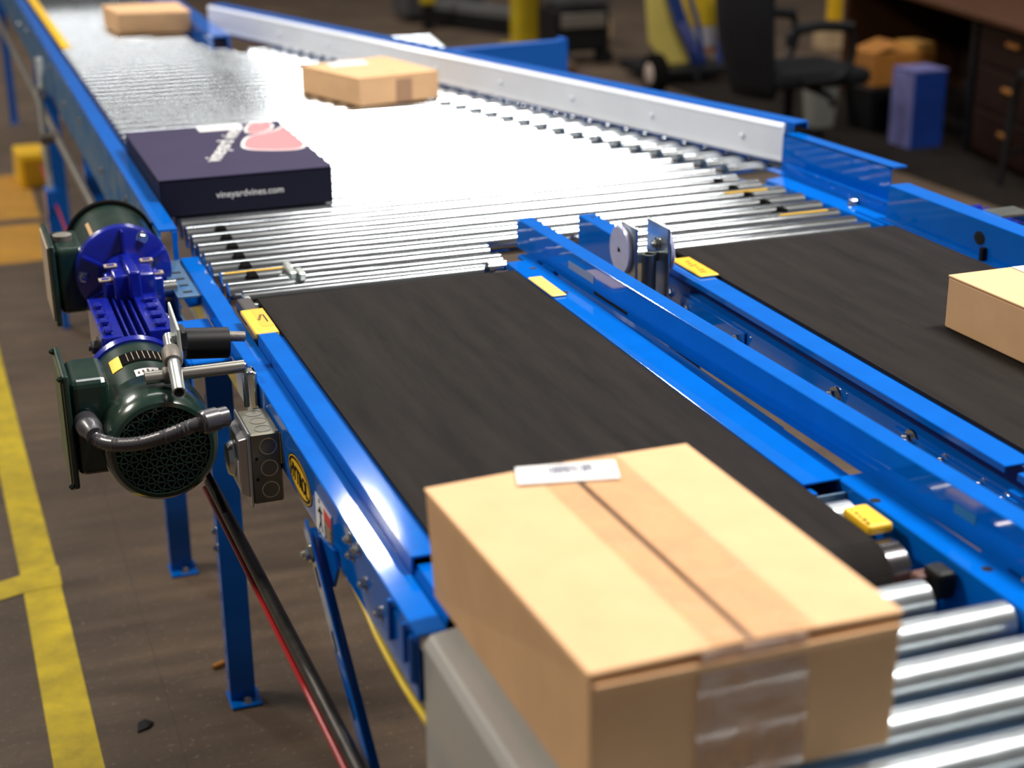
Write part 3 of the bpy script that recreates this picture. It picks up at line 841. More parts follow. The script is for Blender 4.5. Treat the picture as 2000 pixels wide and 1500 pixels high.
p = on(1922, 486, 2.216, 0); MB().obox((2.214, p.y, 0.012), (0, 1, 0), (1, 0, 0), (0, 0, 1), 0.012, 0.012, 0.03).build('latch_stem', BLACK, rw)
bolt(rw, on(1940, 502, 0.004), (0, 0, 1), 0.007)
leg(b2, 1.56, 3.1, ztop=-0.15); leg(b2, 2.23, 3.1, ztop=-0.13); leg(b2, 1.56, 1.3, ztop=-0.15)
# motor of the second belt peeking over its far side
mr = thing('gearmotor', 'deep blue gearmotor housing behind the far side rail of second belt', 'motor', (2.5, 3.0, -0.14))
mm = MB(); mm.box((2.40, 3.14, -0.16), (2.50, 3.36, 0.0))
for i in range(6): mm.box((2.395, 3.15 + i * 0.034, -0.12), (2.505, 3.162 + i * 0.034, 0.010))
mm.build('gearbox', NAVY, mr, bev=0.006)
MB().lathe((2.5, 3.16, -0.22), (0, -1, 0), [(0, 0.08), (0.02, 0.09), (0.3, 0.09), (0.33, 0.07)], 24).build('motor_body', GREEN, mr)
MB().box((2.277, 3.15, -0.08), (2.44, 3.3, -0.06)).build('mount_plate', BLUE, mr)
s2 = thing('sensor_bracket', 'galvanised angle bracket on the far side rail at the right photo edge', 'bracket', (2.36, 2.86, 0.0))
qq = on(1992, 432, 2.36, 0)
MB().box((2.355, qq.y - 0.06, 0.06), (2.361, qq.y + 0.05, qq.z + 0.022)).build('plate', ZINC, s2, bev=0.002)
MB().box((2.275, qq.y - 0.04, 0.084), (2.361, qq.y + 0.03, 0.089)).build('foot', ZINC, s2)
bolt(s2, (2.355, qq.y - 0.02, qq.z - 0.015), (-1, 0, 0), 0.010)

# ------------------------------------------------------------------ reflector brackets
def bar_between(m_, a, b, w_, h_):
    a = Vector(a); b = Vector(b); d = b - a
    m_.obox((a + b) / 2, d, d.cross(Vector((0, 0, 1))), (0, 0, 1), d.length, w_, h_)


rb = thing('reflector_bracket', 'galvanised bracket with a round reflector facing the left belt', 'bracket', (1.40, 2.98, -0.09))
xx = 1.420
o = MB().box((xx, 3.098, -0.085), (xx + 0.006, 3.180, 0.108)).build('bracket_plate', ZINC, rb, bev=0.002)
rd = MB().lathe((xx - 0.001, 3.168, 0.042), (-1, 0, 0), [(0, 0.055), (0.006, 0.056), (0.009, 0.053), (0.0095, 0.008), (0.0080, 0.006)], 40).build('reflector', LILAC, rb)
MB().lathe((xx - 0.0108, 3.168, 0.042), (-1, 0, 0), [(0, 0.005), (0.001, 0.005)], 12).build('screw_hole', BLACK, rd)
rb2 = thing('reflector_bracket', 'galvanised bracket with a round reflector facing the right belt', 'bracket', (1.5, 2.98, -0.09))
xx = 1.492
MB().box((xx - 0.006, 3.070, -0.085), (xx, 3.185, 0.108)).build('bracket_plate', ZINC, rb2, bev=0.002)
MB().lathe((xx + 0.001, 3.125, 0.045), (1, 0, 0), [(0, 0.060), (0.006, 0.061), (0.009, 0.058), (0.0095, 0.006)], 40).build('reflector', LILAC, rb2)
bolt(rb2, (xx - 0.007, 3.125, 0.060), (-1, 0, 0), 0.010)
rp = thing('support_post', 'hollow galvanised post with a ring top between the round reflectors', 'post', (1.437, 3.03, -0.09))
MB().ring((1.458, 3.11, -0.12), (0, 0, 1), 0.0115, 0.0165, 0.163, 20).build('tube', mat('dark_zinc', (0.28, 0.30, 0.28), 0.35, 1.0), rp)
cl = MB(); bar_between(cl, (1.426, 3.125, 0.032), (1.445, 3.115, 0.032), 0.006, 0.02); bar_between(cl, (1.470, 3.112, 0.032), (1.486, 3.12, 0.032), 0.006, 0.02)
cl.build('clamp_arm', ZINC, rp)
bs = MB().box((1.405, 3.08, -0.135), (1.53, 3.15, -0.118)).build('base_plate', BLUE, rp)
MB().box((1.40, 3.09, -0.10), (1.51, 3.14, -0.08)).build('base_bar', ZINC, rp)

# ------------------------------------------------------------------ gearmotors beside the first belt
def fan_grille(parent, c, r, y):
    """triangular lattice of thin bars over a dark recess, facing -y"""
    MB().lathe((c[0], y + 0.010, c[1]), (0, -1, 0), [(0, r), (0.002, r)], 32).build('recess', BLACK, parent)
    g_ = MB(); n = 5
    for ang in (0, 60, 120):
        a = math.radians(ang); d = Vector((math.cos(a), 0, math.sin(a))); nn = Vector((-math.sin(a), 0, math.cos(a)))
        for k in range(-n, n + 1):
            off = k * r / (n + 0.4); hl = math.sqrt(max(0, r * r - off * off))
            g_.obox(Vector((c[0], y + 0.004, c[1])) + nn * off, d, (0, 1, 0), nn, 2 * hl, 0.005, 0.0028)
    o = g_.build('grille', GREEN, parent); o['kind'] = 'stuff'
    return o


MX, MZ = 0.312, -0.12
g2 = thing('gearmotor', 'near dark green gearmotor with round fan grille beside the grey junction box', 'motor', (MX, 2.95, -0.25))
fc = MB()
fc.lathe((MX, 2.75, MZ), (0, 1, 0), [(0.012, 0.084), (0.0, 0.086), (0.002, 0.094), (0.012, 0.102), (0.03, 0.106), (0.05, 0.107), (0.13, 0.107), (0.135, 0.104)], 48)
fco = fc.build('fan_cover', GREEN, g2)
fan_grille(fco, (MX, MZ), 0.085, 2.75)
mb = MB().lathe((MX, 2.87, MZ), (0, 1, 0), [(0, 0.099), (0.24, 0.099), (0.245, 0.094)], 48).build('motor_body', GREEN, g2)
MB().lathe((MX, 3.108, MZ), (0, 1, 0), [(0, 0.104), (0.022, 0.106), (0.03, 0.09)], 40).build('mount_flange', NAVY, g2)
# rating plate curved on the body
def body_patch(parent, name, mt, a0, a1, y0, y1, r, c=(MX, MZ), label=None):
    """patch bent around the motor body; angle 0 is straight up, positive to +x"""
    n = 8; vs = []
    for yy in (y0, y1):
        for i in range(n + 1):
            a = math.radians(a0 + (a1 - a0) * i / n)
            for rr in (r, r + 0.0012): vs.append((c[0] + math.sin(a) * rr, yy, c[1] + math.cos(a) * rr))
    fs = []; W_ = 2 * (n + 1)
    for i in range(n):
        k = 2 * i
        fs += [(k + 1, k + 3, W_ + k + 3, W_ + k + 1), (k, W_ + k, W_ + k + 2, k + 2), (k, k + 2, k + 3, k + 1), (W_ + k, W_ + k + 1, W_ + k + 3, W_ + k + 2)]
    fs += [(0, 1, W_ + 1, W_), (2 * n, W_ + 2 * n, W_ + 2 * n + 1, 2 * n + 1)]
    q_ = MB().add(vs, fs).build(name, mt, parent)
    if label: q_['label'] = label
    return q_
rp_ = body_patch(mb, 'rating_plate', RUBBER, -22, 36, 2.985, 3.045, 0.0995, label='black rating plate')
body_patch(mb, 'rating_label', YELLOW, -35, -22, 2.975, 3.045, 0.0995, label='yellow tag shaped label')
for i in range(8):
    body_patch(mb, 'print_line', mat('plate_print', (0.35, 0.28, 0.2), 0.5) if i == 0 else bpy.data.materials['plate_print'], -14 + i * 6, -13.2 + i * 6, 2.992, 3.038, 0.1010)
body_patch(mb, 'spec_label', WHITEP, -12, 14, 2.895, 2.935, 0.0995, label='white spec label')
for i in range(4): body_patch(mb, 'print_line', BROWNP, -9 + i * 5, -7 + i * 5, 2.908 + 0.004 * (i % 2), 2.918 + 0.004 * (i % 3), 0.1010)
tb = MB().box((0.163, 2.845, -0.190), (0.235, 2.99, 0.0)).build('terminal_box', GREEN, g2, bev=0.014, seg=3)
MB().box((0.150, 2.825, -0.205), (0.162, 3.01, 0.020)).build('terminal_cover', GREEN, tb, bev=0.004, seg=2)
MB().box((0.147, 2.835, -0.195), (0.1505, 3.00, 0.01)).build('gasket_panel', mat('cover_inside', (0.11, 0.13, 0.05), 0.5), tb)
for (yy, zz) in ((2.832, 0.014), (2.832, -0.20), (3.0, 0.014)):
    bolt(tb, (0.150, yy, zz), (-1, 0, 0), 0.006, 'bolt', GREEN)
# finned gearbox of the near motor
gbx = MB()
gbx.box((0.255, 3.15, -0.17), (0.300, 3.44, -0.020)); gbx.box((0.352, 3.15, -0.17), (0.402, 3.44, -0.015)); gbx.box((0.30, 3.18, -0.17), (0.352, 3.44, -0.055))
for i in range(3): gbx.box((0.308 + i * 0.016, 3.155, -0.17), (0.313 + i * 0.016, 3.44, -0.022))
gx = gbx.build('gearbox', NAVY, g2, bev=0.004, seg=2)
for i in range(4):
    MB().box((0.262, 3.17 + i * 0.06, -0.020), (0.280, 3.195 + i * 0.06, -0.008)).build('boss', NAVY, gx, bev=0.003)
    MB().box((0.366, 3.17 + i * 0.06, -0.015), (0.390, 3.195 + i * 0.06, -0.004)).build('boss', NAVY, gx, bev=0.003)
for zz in (-0.06, -0.13): bolt(gx, (0.255, 3.22, zz), (-1, 0, 0), 0.016, mt=mat('dull_bolt', (0.1, 0.1, 0.1), 0.4, 0.9) if zz == -0.06 else bpy.data.materials['dull_bolt'])
for yy in (3.2, 3.36): bolt(gx, (0.402, yy, -0.06), (1, 0, 0), 0.014)
MB().cyl((0.402, 3.25, -0.10), (0.50, 3.25, -0.10), 0.026, 20).build('output_shaft', CHROME, g2)
ar = MB(); ar.box((0.41, 3.05, -0.16), (0.418, 3.40, -0.06)); ar.box((0.418, 3.05, -0.07), (0.50, 3.34, -0.062)); ar.build('mount_bracket', BLUE, g2, bev=0.003)

# rear motor
M1X, M1Z = 0.357, -0.012
g1 = thing('gearmotor', 'rear dark green motor with round blue flange behind the near gearmotor', 'motor', (M1X, 3.7, -0.14))
MB().lathe((M1X, 3.62, M1Z), (0, 1, 0), [(0, 0.101), (0.235, 0.101), (0.237, 0.096)], 48).build('motor_body', GREEN, g1)
MB().ring((M1X, 3.85, M1Z), (0, 1, 0), 0.092, 0.109, 0.022, 48).build('fan_cover', RUBBER, g1)
MB().lathe((M1X, 3.82, M1Z), (0, 1, 0), [(0, 0.099), (0.07, 0.099)], 40).build('fan_cover_plate', BLACK, g1)
fg1 = MB().lathe((M1X, 3.54, M1Z), (0, 1, 0), [(0.0, 0.046), (0.045, 0.052), (0.052, 0.100), (0.058, 0.108), (0.078, 0.110), (0.084, 0.104)], 48).build('mount_flange', NAVY, g1)
for i in range(6):
    a = math.radians(90 + 60 * i); d = Vector((math.cos(a), 0, math.sin(a)))
    c = Vector((M1X, 3.575, M1Z)) + d * 0.075
    MB().obox(c, d, (0, 1, 0), d.cross(Vector((0, 1, 0))), 0.06, 0.034, 0.005).build('rib', NAVY, fg1)
    a2 = math.radians(60 + 60 * i); d2 = Vector((math.cos(a2), 0, math.sin(a2)))
    if i % 2 == 0: bolt(fg1, Vector((M1X, 3.592, M1Z)) + d2 * 0.092, (0, -1, 0), 0.010)
gb1 = MB()
gb1.box((0.315, 3.42, -0.085), (0.405, 3.555, 0.030)); gb1.box((0.295, 3.44, -0.07), (0.425, 3.50, 0.012))
gb1.lathe((0.30, 3.49, -0.03), (1, 0, 0), [(0, 0.05), (0.12, 0.05)], 24)
gb1.box((0.345, 3.40, -0.02), (0.372, 3.56, 0.042))
gbo = gb1.build('gearbox', NAVY, g1, bev=0.005, seg=2)
for (x, yy, zz) in ((0.318, 3.50, 0.032), (0.300, 3.455, 0.014), (0.400, 3.52, 0.032), (0.415, 3.47, 0.014)):
    mk = MB(); mk.box((x - 0.014, yy - 0.012, zz), (x + 0.014, yy + 0.012, zz + 0.003)); mk.mi = 1; mk.box((x - 0.008, yy - 0.006, zz + 0.003), (x + 0.008, yy + 0.006, zz + 0.0036))
    mk.build('tag', [mat('beige_tag', (0.35, 0.28, 0.2), 0.6) if x == 0.318 else bpy.data.materials['beige_tag'], NAVY], gbo)
tb1 = MB().box((0.210, 3.62, -0.105), (0.275, 3.80, 0.050)).build('terminal_box', GREEN, g1, bev=0.012, seg=3)
MB().box((0.195, 3.595, -0.125), (0.208, 3.83, 0.065)).build('terminal_cover', GREEN, tb1, bev=0.004, seg=2)
MB().box((0.1915, 3.61, -0.115), (0.1955, 3.81, 0.058)).build('gasket_panel', mat('cream_panel', (0.45, 0.36, 0.26), 0.5), tb1)
MB().lathe((0.235, 3.71, 0.05), (0, 0, 1), [(0, 0.022), (0.012, 0.022), (0.014, 0.018)], 20).build('conduit_hub', CASTG, tb1)
MB().obox((0.297, 3.70, 0.070), (0, 1, 0), (1, 0, 0.8), (-0.8, 0, 1), 0.11, 0.008, 0.004).build('label_strip', mat('amber_strip', (0.5, 0.30, 0.12), 0.5), g1)
MB().box((0.41, 3.42, -0.10), (0.4575, 3.60, -0.092)).build('mount_bracket', BLUE, g1)
MB().cyl((0.405, 3.49, -0.03), (0.458, 3.49, -0.03), 0.02, 18).build('output_shaft', CHROME, g1)

# ------------------------------------------------------------------ sensor arm on tube clamps
pa = thing('sensor_bracket', 'silver tube arm clamped crosswise over the near green motor', 'bracket', (0.38, 2.9, -0.05))
MB().ring((0.297, 2.812, 0.003), (1, 0, 0), 0.0095, 0.0122, 0.185, 20).build('tube', mat('tube_steel', (0.50, 0.48, 0.43), 0.28, 0.9, var=0.15), pa)
a = Vector((0.359, 2.905, 0.046)); b = Vector((0.345, 2.715, 0.002)); d = (b - a)
MB().ring(a, d, 0.0092, 0.0122, d.length, 20).build('tube', mat('bright_tube', (0.72, 0.76, 0.76), 0.25, 0.85), pa)
c = (a + b) / 2 + Vector((0.001, 0.022, 0.005)); d.normalize()
k_ = MB(); k_.lathe(c - d * 0.026, d, [(0, 0.0165), (0.004, 0.0188), (0.038, 0.0188), (0.043, 0.0165)], 20)
k_.lathe((0.330, 2.812, 0.004), (1, 0, 0), [(0, 0.0145), (0.004, 0.0162), (0.024, 0.0162), (0.028, 0.0145)], 18)
k_.build('cross_clamp', CASTG, pa, bev=0.001)
pp = MB(); pp.hexa([(0.368, 2.835, 0.022), (0.3735, 2.835, 0.022), (0.3735, 2.945, 0.040), (0.368, 2.945, 0.040), (0.368, 2.850, 0.078), (0.3735, 2.850, 0.078), (0.3735, 2.955, 0.102), (0.368, 2.955, 0.102)])
ppo = pp.build('mount_plate', mat('pale_zinc_plate', (0.55, 0.60, 0.56), 0.4, 0.55), pa, bev=0.0015)
bolt(ppo, (0.3675, 2.872, 0.052), (-1, 0, 0), 0.0075); bolt(ppo, (0.3675, 2.862, 0.034), (-1, 0, 0), 0.0075)
MB().box((0.374, 2.86, 0.030), (0.388, 2.91, 0.070)).build('photo_eye_nut', mat('dark_nut', (0.02, 0.02, 0.02), 0.4, 0.3), pa, bev=0.004)
MB().cyl((0.388, 2.905, 0.030), (0.470, 2.905, 0.022), 0.030, 24).build('photo_eye', BLACK, pa)
MB().cyl((0.470, 2.905, 0.035), (0.503, 2.905, 0.03), 0.010, 14).build('lens_tube', CASTG, pa)
hb = MB(); hb.box((0.480, 2.80, -0.012), (0.5015, 2.826, -0.006)); hb.box((0.495, 2.79, -0.09), (0.5015, 2.835, -0.006)); hb.cyl((0.482, 2.812, 0.010), (0.482, 2.812, -0.08), 0.0055, 10)
hb.build('hanger', CHROME, pa, bev=0.002)
for zz in (-0.075, -0.10): bolt(pa, (0.495, 2.765, zz), (-1, 0, 0), 0.009)

# ------------------------------------------------------------------ junction box and flexible conduit
jb = thing('junction_box', 'galvanised square junction box with knockouts bolted to the blue frame', 'junction box', (0.475, 2.66, -0.19))
jx0, jx1, jy0, jy1, jz0, jz1 = 0.446, 0.5015, 2.600, 2.725, -0.188, -0.052
jo = MB().box((jx0, jy0, jz0), (jx1, jy1, jz1)).build('box_body', GALV, jb, bev=0.003)
for i in range(3):
    zc = jz0 + 0.026 + i * 0.042
    MB().ring((0.478, jy0 - 0.0006, zc), (0, 1, 0), 0.0145, 0.0158, 0.0012, 24).build('knockout', STEEL, jo)
    yc = jy0 + 0.022 + i * 0.040
    MB().ring((0.474, yc, jz1 - 0.0004), (0, 0, 1), 0.0145, 0.0158, 0.0012, 24).build('knockout', CASTG, jo)
for zc in (-0.10, -0.14): MB().lathe((0.456, jy0 - 0.0004, zc), (0, -1, 0), [(0, 0.003), (0.0006, 0.003)], 10).build('screw_hole', BLACK, jo)
cv = MB(); cv.box((jx0 - 0.004, jy0 - 0.003, jz0 - 0.004), (jx0, jy1 + 0.003, jz1 + 0.004))
cv.hexa([(jx0 - 0.004, jy0 + 0.010, jz0 + 0.010), (jx0 - 0.004, jy1 - 0.010, jz0 + 0.010), (jx0 - 0.018, jy1 - 0.018, jz0 + 0.016), (jx0 - 0.018, jy0 + 0.018, jz0 + 0.016),
         (jx0 - 0.004, jy0 + 0.010, jz1 - 0.010), (jx0 - 0.004, jy1 - 0.010, jz1 - 0.010), (jx0 - 0.018, jy1 - 0.018, jz1 - 0.016), (jx0 - 0.018, jy0 + 0.018, jz1 - 0.016)])
cvo = cv.build('cover', mat('cover_zinc', (0.46, 0.46, 0.48), 0.38, 0.9, var=0.08), jb, bev=0.003, seg=2)
MB().lathe((jx0 - 0.019, 2.672, -0.122), (-1, 0, 0), [(0, 0.034), (0.004, 0.034), (0.012, 0.028), (0.0125, 0.0)], 32).build('hub_disc', mat('disc_zinc', (0.5, 0.53, 0.56), 0.25, 1.0), cvo)
MB().box((jx0 - 0.0195, 2.622, -0.150), (jx0 - 0.0178, 2.645, -0.11)).build('sticker', WHITEP, cvo)
fx = thing('flexible_conduit', 'grey ribbed flexible conduit looping from green motor to junction box', 'conduit', (0.3, 2.72, -0.15))
cp = [(176, 832, 2.800), (188, 856, 2.775), (222, 868, 2.74), (275, 866, 2.71), (330, 850, 2.69), (375, 832, 2.68), (412, 822, 2.675)]
MB().tube([on(a_, b_, c_, 1) for a_, b_, c_ in cp], 0.0125, 14, ridge=0.0014, step=0.004).build('conduit', GREYP, fx)
p0 = on(165, 822, 2.84, 1); p1 = on(182, 846, 2.785, 1)
MB().lathe(p0, p1 - p0, [(0, 0.020), (0.004, 0.0225), (0.040, 0.0225), (0.052, 0.018), (0.07, 0.017)], 20).build('connector_nut', GREYP, fx)
p0 = on(392, 826, 2.672, 1); p1 = on(446, 812, 2.69, 1)
MB().lathe(p0, p1 - p0, [(0, 0.019), (0.004, 0.022), (0.032, 0.022), (0.034, 0.019), (0.052, 0.019)], 20).build('connector_nut', GREYP, fx)

# ------------------------------------------------------------------ pipes and cables
o = MB().tube([(0.45, 3.16, -0.375), (0.45, 2.9, -0.36), (0.45, 2.431, -0.336), (0.45, 1.909, -0.312), (0.45, 1.2, -0.29)], 0.0125, 14).build('air_pipe', PIPE)
meta(o, 'dark steel pipe slanting past the blue legs below the first belt', 'pipe')
o = MB().tube([(0.437, 3.16, -0.386), (0.437, 2.9, -0.371), (0.437, 2.431, -0.349), (0.437, 1.909, -0.327), (0.437, 1.2, -0.305)], 0.005, 8).build('air_hose', REDL)
meta(o, 'thin red hose running along the dark steel pipe', 'hose')
o = MB().tube([on(395, 905, 2.95, 1), on(418, 950, 2.92, 1), on(428, 972, 2.88, 1), on(440, 1000, 2.86, 1)], 0.006, 8).build('cable', BLACK)
meta(o, 'short black cable hanging between near motor and junction box', 'cable')
o = MB().tube([(0.45, 11.9, -0.33), (0.45, 8.6, -0.30), (0.45, 6.758, -0.288), (0.45, 5.209, -0.262), (0.45, 4.2, -0.25), (0.45, 3.2, -0.30)], 0.015, 12).build('conduit_pipe', CONDUIT)
meta(o, 'grey conduit pipe running below the far left frame', 'pipe')
o = MB().tube([(0.42, 7.6, -0.58), (0.41, 6.4, -0.55), (0.40, 5.6, -0.50), (0.41, 4.8, -0.42), (0.43, 3.9, -0.36)], 0.005, 8).build('air_hose', REDL)
meta(o, 'thin red hose sagging beside the far blue leg', 'hose')
cpts = [on(px, py, 0.512, 0) for px, py in ((672, 1105), (688, 1135), (715, 1190), (741, 1250), (790, 1340), (836, 1412))]
o = MB().tube([(0.545, 2.30, -0.115)] + cpts + [(0.525, 1.785, -0.20), (0.535, 1.80, -0.40)], 0.0052, 10).build('extension_cord', YELC)
meta(o, 'bright yellow cord dropping from under the first belt', 'cord')
RODM = mat('pale_zinc_rod', (0.55, 0.58, 0.57), 0.45, 0.35)
pe = thing('sensor_rod', 'slim silver rod bracket upright beside the far left frame', 'bracket', (0.40, 6.7, -0.45))
MB().cyl((0.40, 6.72, -0.50), (0.40, 6.72, -0.09), 0.0135, 12).build('rod', RODM, pe)
MB().cyl((0.415, 6.78, -0.13), (0.415, 6.78, 0.03), 0.015, 12).build('rod', RODM, pe)
MB().lathe((0.385, 6.72, -0.285), (1, 0, 0), [(0, 0.026), (0.07, 0.026)], 16).build('cross_clamp', CASTG, pe)
MB().box((0.39, 6.70, -0.12), (0.43, 6.79, -0.08)).build('joint', STEEL, pe, bev=0.004)
MB().box((0.375, 6.66, -0.84), (0.425, 6.78, -0.50)).build('lower_post', BLUE, pe)
MB().box((0.385, 6.69, FLOOR), (0.415, 6.75, -0.84)).build('lower_post', BLUE, pe)

# ------------------------------------------------------------------ grey housing at the front left
gh = thing('end_housing', 'grey sheet metal end housing beside the large taped carton', 'housing', (0.55, 1.35, -0.5))
h_ = MB()
h_.prism([(0.508, -0.60), (0.508, -0.036), (0.518, -0.024), (0.578, -0.016), (0.584, -0.022), (0.584, -0.60)], 0.85, 1.755)
h_.build('housing', GREYH, gh, bev=0.004, seg=3)

# ------------------------------------------------------------------ floor debris
o = MB().obox((0.502, 3.64, FLOOR + 0.007), (1, 0.5, 0), (-0.5, 1, 0), (0, 0, 1), 0.035, 0.014, 0.012).build('wood_chip', ORWOOD, bev=0.002)
meta(o, 'small tan wood chip on the floor beside the near leg', 'debris')
o = MB().add([(0.262, 3.40, FLOOR + 0.001), (0.29, 3.41, FLOOR + 0.001), (0.305, 3.43, FLOOR + 0.002), (0.285, 3.445, FLOOR + 0.004), (0.268, 3.435, FLOOR + 0.003)] + [(0.262, 3.40, FLOOR + 0.004), (0.29, 3.41, FLOOR + 0.006), (0.305, 3.43, FLOOR + 0.005), (0.285, 3.445, FLOOR + 0.008), (0.268, 3.435, FLOOR + 0.007)],
             [(4, 3, 2, 1, 0), (5, 6, 7, 8, 9)] + [(i, (i + 1) % 5, 5 + (i + 1) % 5, 5 + i) for i in range(5)]).build('scrap', BLACK)
meta(o, 'small black scrap on the floor near the yellow tape line', 'debris')

# ------------------------------------------------------------------ cartons
def carton(label, bot, top, z0, h, seam='v', gap=0.0, tape=None, ft=0.005, group=None, tapemat=None, sag=0.0):
    """bot/top: corners (front-left, front-right, back-right, back-left) as (x,y). seam 'v' runs front to back."""
    c = Vector((sum(p[0] for p in bot) / 4, sum(p[1] for p in bot) / 4, z0))
    t_ = thing('cardboard_box', label, 'box', c, group)
    zt = z0 + h - ft
    MB().hexa([(*p, z0) for p in bot] + [(*p, zt - 0.0005) for p in top]).build('carton_body', CARD, t_, bev=0.003, seg=2)
    T = [Vector((*p, 0)) for p in top]
    def P(u, v, z):
        q_ = T[0] * (1 - u) * (1 - v) + T[1] * u * (1 - v) + T[2] * u * v + T[3] * (1 - u) * v
        return Vector((q_.x, q_.y, z))
    g_ = gap
    n = 6
    for s_ in (0, 1):
        m_ = MB(); vs = []
        for i in range(n + 1):
            v = i / n
            ua, ub = ((-0.004, 0.5 - g_), (0.5 + g_, 1.004))[s_]
            if seam == 'v': pa_, pb_ = (ua, v), (ub, v)
            else: pa_, pb_ = (v, ua), (v, ub)
            for (uu, vv), lift in ((pa_, sag if s_ else 0), (pb_, 0 if s_ else sag)):
                for z in (zt, zt + ft): vs.append(P(uu, vv, z + lift))
        fs = []
        for i in range(n):
            k = 4 * i
            fs += [(k + 1, k + 3, k + 7, k + 5), (k, k + 4, k + 6, k + 2), (k, k + 1, k + 5, k + 4), (k + 2, k + 6, k + 7, k + 3)]
        fs += [(0, 2, 3, 1), (4 * n, 4 * n + 1, 4 * n + 3, 4 * n + 2)]
        m_.add(vs, fs).build('top_flap', CARD, t_, bev=0.0012)
    if tape:
        a_, b_ = tape
        m_ = MB(); vs = []
        for i in range(n + 1):
            v = i / n
            for uu in (a_, b_):
                p_ = (uu, v) if seam == 'v' else (v, uu)
                vs.append(P(p_[0], p_[1], zt + ft + 0.0014 + sag))
        fs = [(2 * i, 2 * i + 1, 2 * i + 3, 2 * i + 2) for i in range(n)]
        m_.add(vs, fs).build('tape', tapemat or TAPE, t_)
    return t_, P, zt + ft


big, P, zt = carton('large taped shipping carton with white label at the front, on the rollers',
                    [(0.549, 1.287), (0.912, 1.285), (0.908, 1.803), (0.540, 1.803)],
                    [(0.5485, 1.289), (0.918, 1.289), (0.908, 1.806), (0.529, 1.793)],
                    0.003, 0.165, gap=0.011, tape=(0.375, 0.715), sag=0.003)
MB().hexa([(0.54, 1.30, 0.10), (0.91, 1.30, 0.10), (0.9, 1.79, 0.10), (0.55, 1.79, 0.10), (0.56, 1.30, 0.1615), (0.90, 1.30, 0.1615), (0.89, 1.79, 0.1615), (0.545, 1.79, 0.1615)]) if False else None
dk = MB().hexa([(0.722, 1.295, 0.1626), (0.744, 1.295, 0.1626), (0.728, 1.79, 0.1626), (0.708, 1.79, 0.1626), (0.722, 1.295, 0.1632), (0.744, 1.295, 0.1632), (0.728, 1.79, 0.1632), (0.708, 1.79, 0.1632)]).build('seam_shadow', mat('painted_seam_shade', (0.035, 0.018, 0.012), 0.8, spec=0.1), big)  # near-black strip paints in the shade inside the open seam
dk['label'] = 'dark strip painting in the shade of the open seam'
ff = MB(); n = 6
ff.add([(0.672, 1.2845, 0.166), (0.798, 1.2845, 0.166), (0.802, 1.283, 0.06), (0.668, 1.283, 0.06), (0.80, 1.284, 0.005), (0.668, 1.284, 0.005), (0.672, 1.30, 0.1708), (0.798, 1.30, 0.1708)],
       [(0, 1, 2, 3), (3, 2, 4, 5), (6, 7, 1, 0)])
tf = ff.build('front_tape', TAPEF, big); tf['label'] = 'wrinkled clear tape down the front face'
MB().hexa([(0.552, 1.2825, 0.147), (0.914, 1.2815, 0.145), (0.914, 1.288, 0.145), (0.552, 1.288, 0.147), (0.552, 1.2835, 0.155), (0.914, 1.2830, 0.155), (0.914, 1.288, 0.155), (0.552, 1.288, 0.155)]).build('folded_edge', CARD, big, bev=0.001)
lbq = [(0.640, 1.748), (0.772, 1.719), (0.789, 1.777), (0.656, 1.801)]
lbo = MB().hexa([(x, y, zt + 0.0048) for x, y in lbq] + [(x, y, zt + 0.0056) for x, y in lbq]).build('shipping_label', WHITEP, big)
lbo['label'] = 'white label with faint grey bars'
random.seed(9)
ink = mat('grey_ink', (0.10, 0.11, 0.18), 0.7, spec=0.1)
for i in range(16):
    t0 = 0.32 + i * 0.028; wd = random.choice((0.006, 0.012, 0.016))
    Q = [Vector((*q_, 0)) for q_ in lbq]
    def LQ(u, v):
        return Q[0] * (1 - u) * (1 - v) + Q[1] * u * (1 - v) + Q[2] * u * v + Q[3] * (1 - u) * v
    v0 = 0.42 + random.uniform(0, 0.12); v1 = 0.86
    pts = [LQ(t0, v0), LQ(t0 + wd, v0), LQ(t0 + wd, v1), LQ(t0, v1)]
    MB().hexa([(p_.x, p_.y, zt + 0.0056) for p_ in pts] + [(p_.x, p_.y, zt + 0.0066) for p_ in pts]).build('print_bar', ink, lbo)
for i in range(2):
    MB().box((0.5478, 1.345, 0.045 + i * 0.02), (0.5492, 1.43, 0.052 + i * 0.02)).build('faded_print', mat('faded_ink', (0.36, 0.22, 0.10), 0.8) if i == 0 else bpy.data.materials['faded_ink'], big)

c2, P, zt = carton('tan carton with white label on the right black belt', [(1.857, 1.90), (2.185, 1.90), (2.175, 2.53), (1.841, 2.53)],
                   [(1.857, 1.90), (2.185, 1.90), (2.175, 2.53), (1.841, 2.53)], 0.002, 0.108, gap=0.002)
q1 = [on(1956, 530, zt), on(2075, 512, zt), on(2110, 570, zt), on(1990, 545, zt)]
q1 = [(1.985, 2.33), (2.13, 2.33), (2.13, 2.525), (1.985, 2.525)]
MB().hexa([(x, y, zt + 0.0010) for x, y in q1] + [(x, y, zt + 0.0018) for x, y in q1]).build('shipping_label', WHITEP, c2)
c3, P, zt = carton('middle tan carton with front tape patch resting against the white guide rail', [(1.388, 5.345), (1.693, 5.405), (1.605, 5.80), (1.262, 5.71)],
                   [(1.384, 5.344), (1.692, 5.402), (1.605, 5.805), (1.264, 5.714)], 0.003, 0.098, gap=0.001)
d3 = Vector((1.692 - 1.384, 5.402 - 5.344, 0)); n3 = Vector((d3.y, -d3.x, 0)).normalized() * 0.0015
a3 = Vector((1.384, 5.344, 0)) + d3 * 0.46 + n3; b3 = Vector((1.384, 5.344, 0)) + d3 * 0.66 + n3
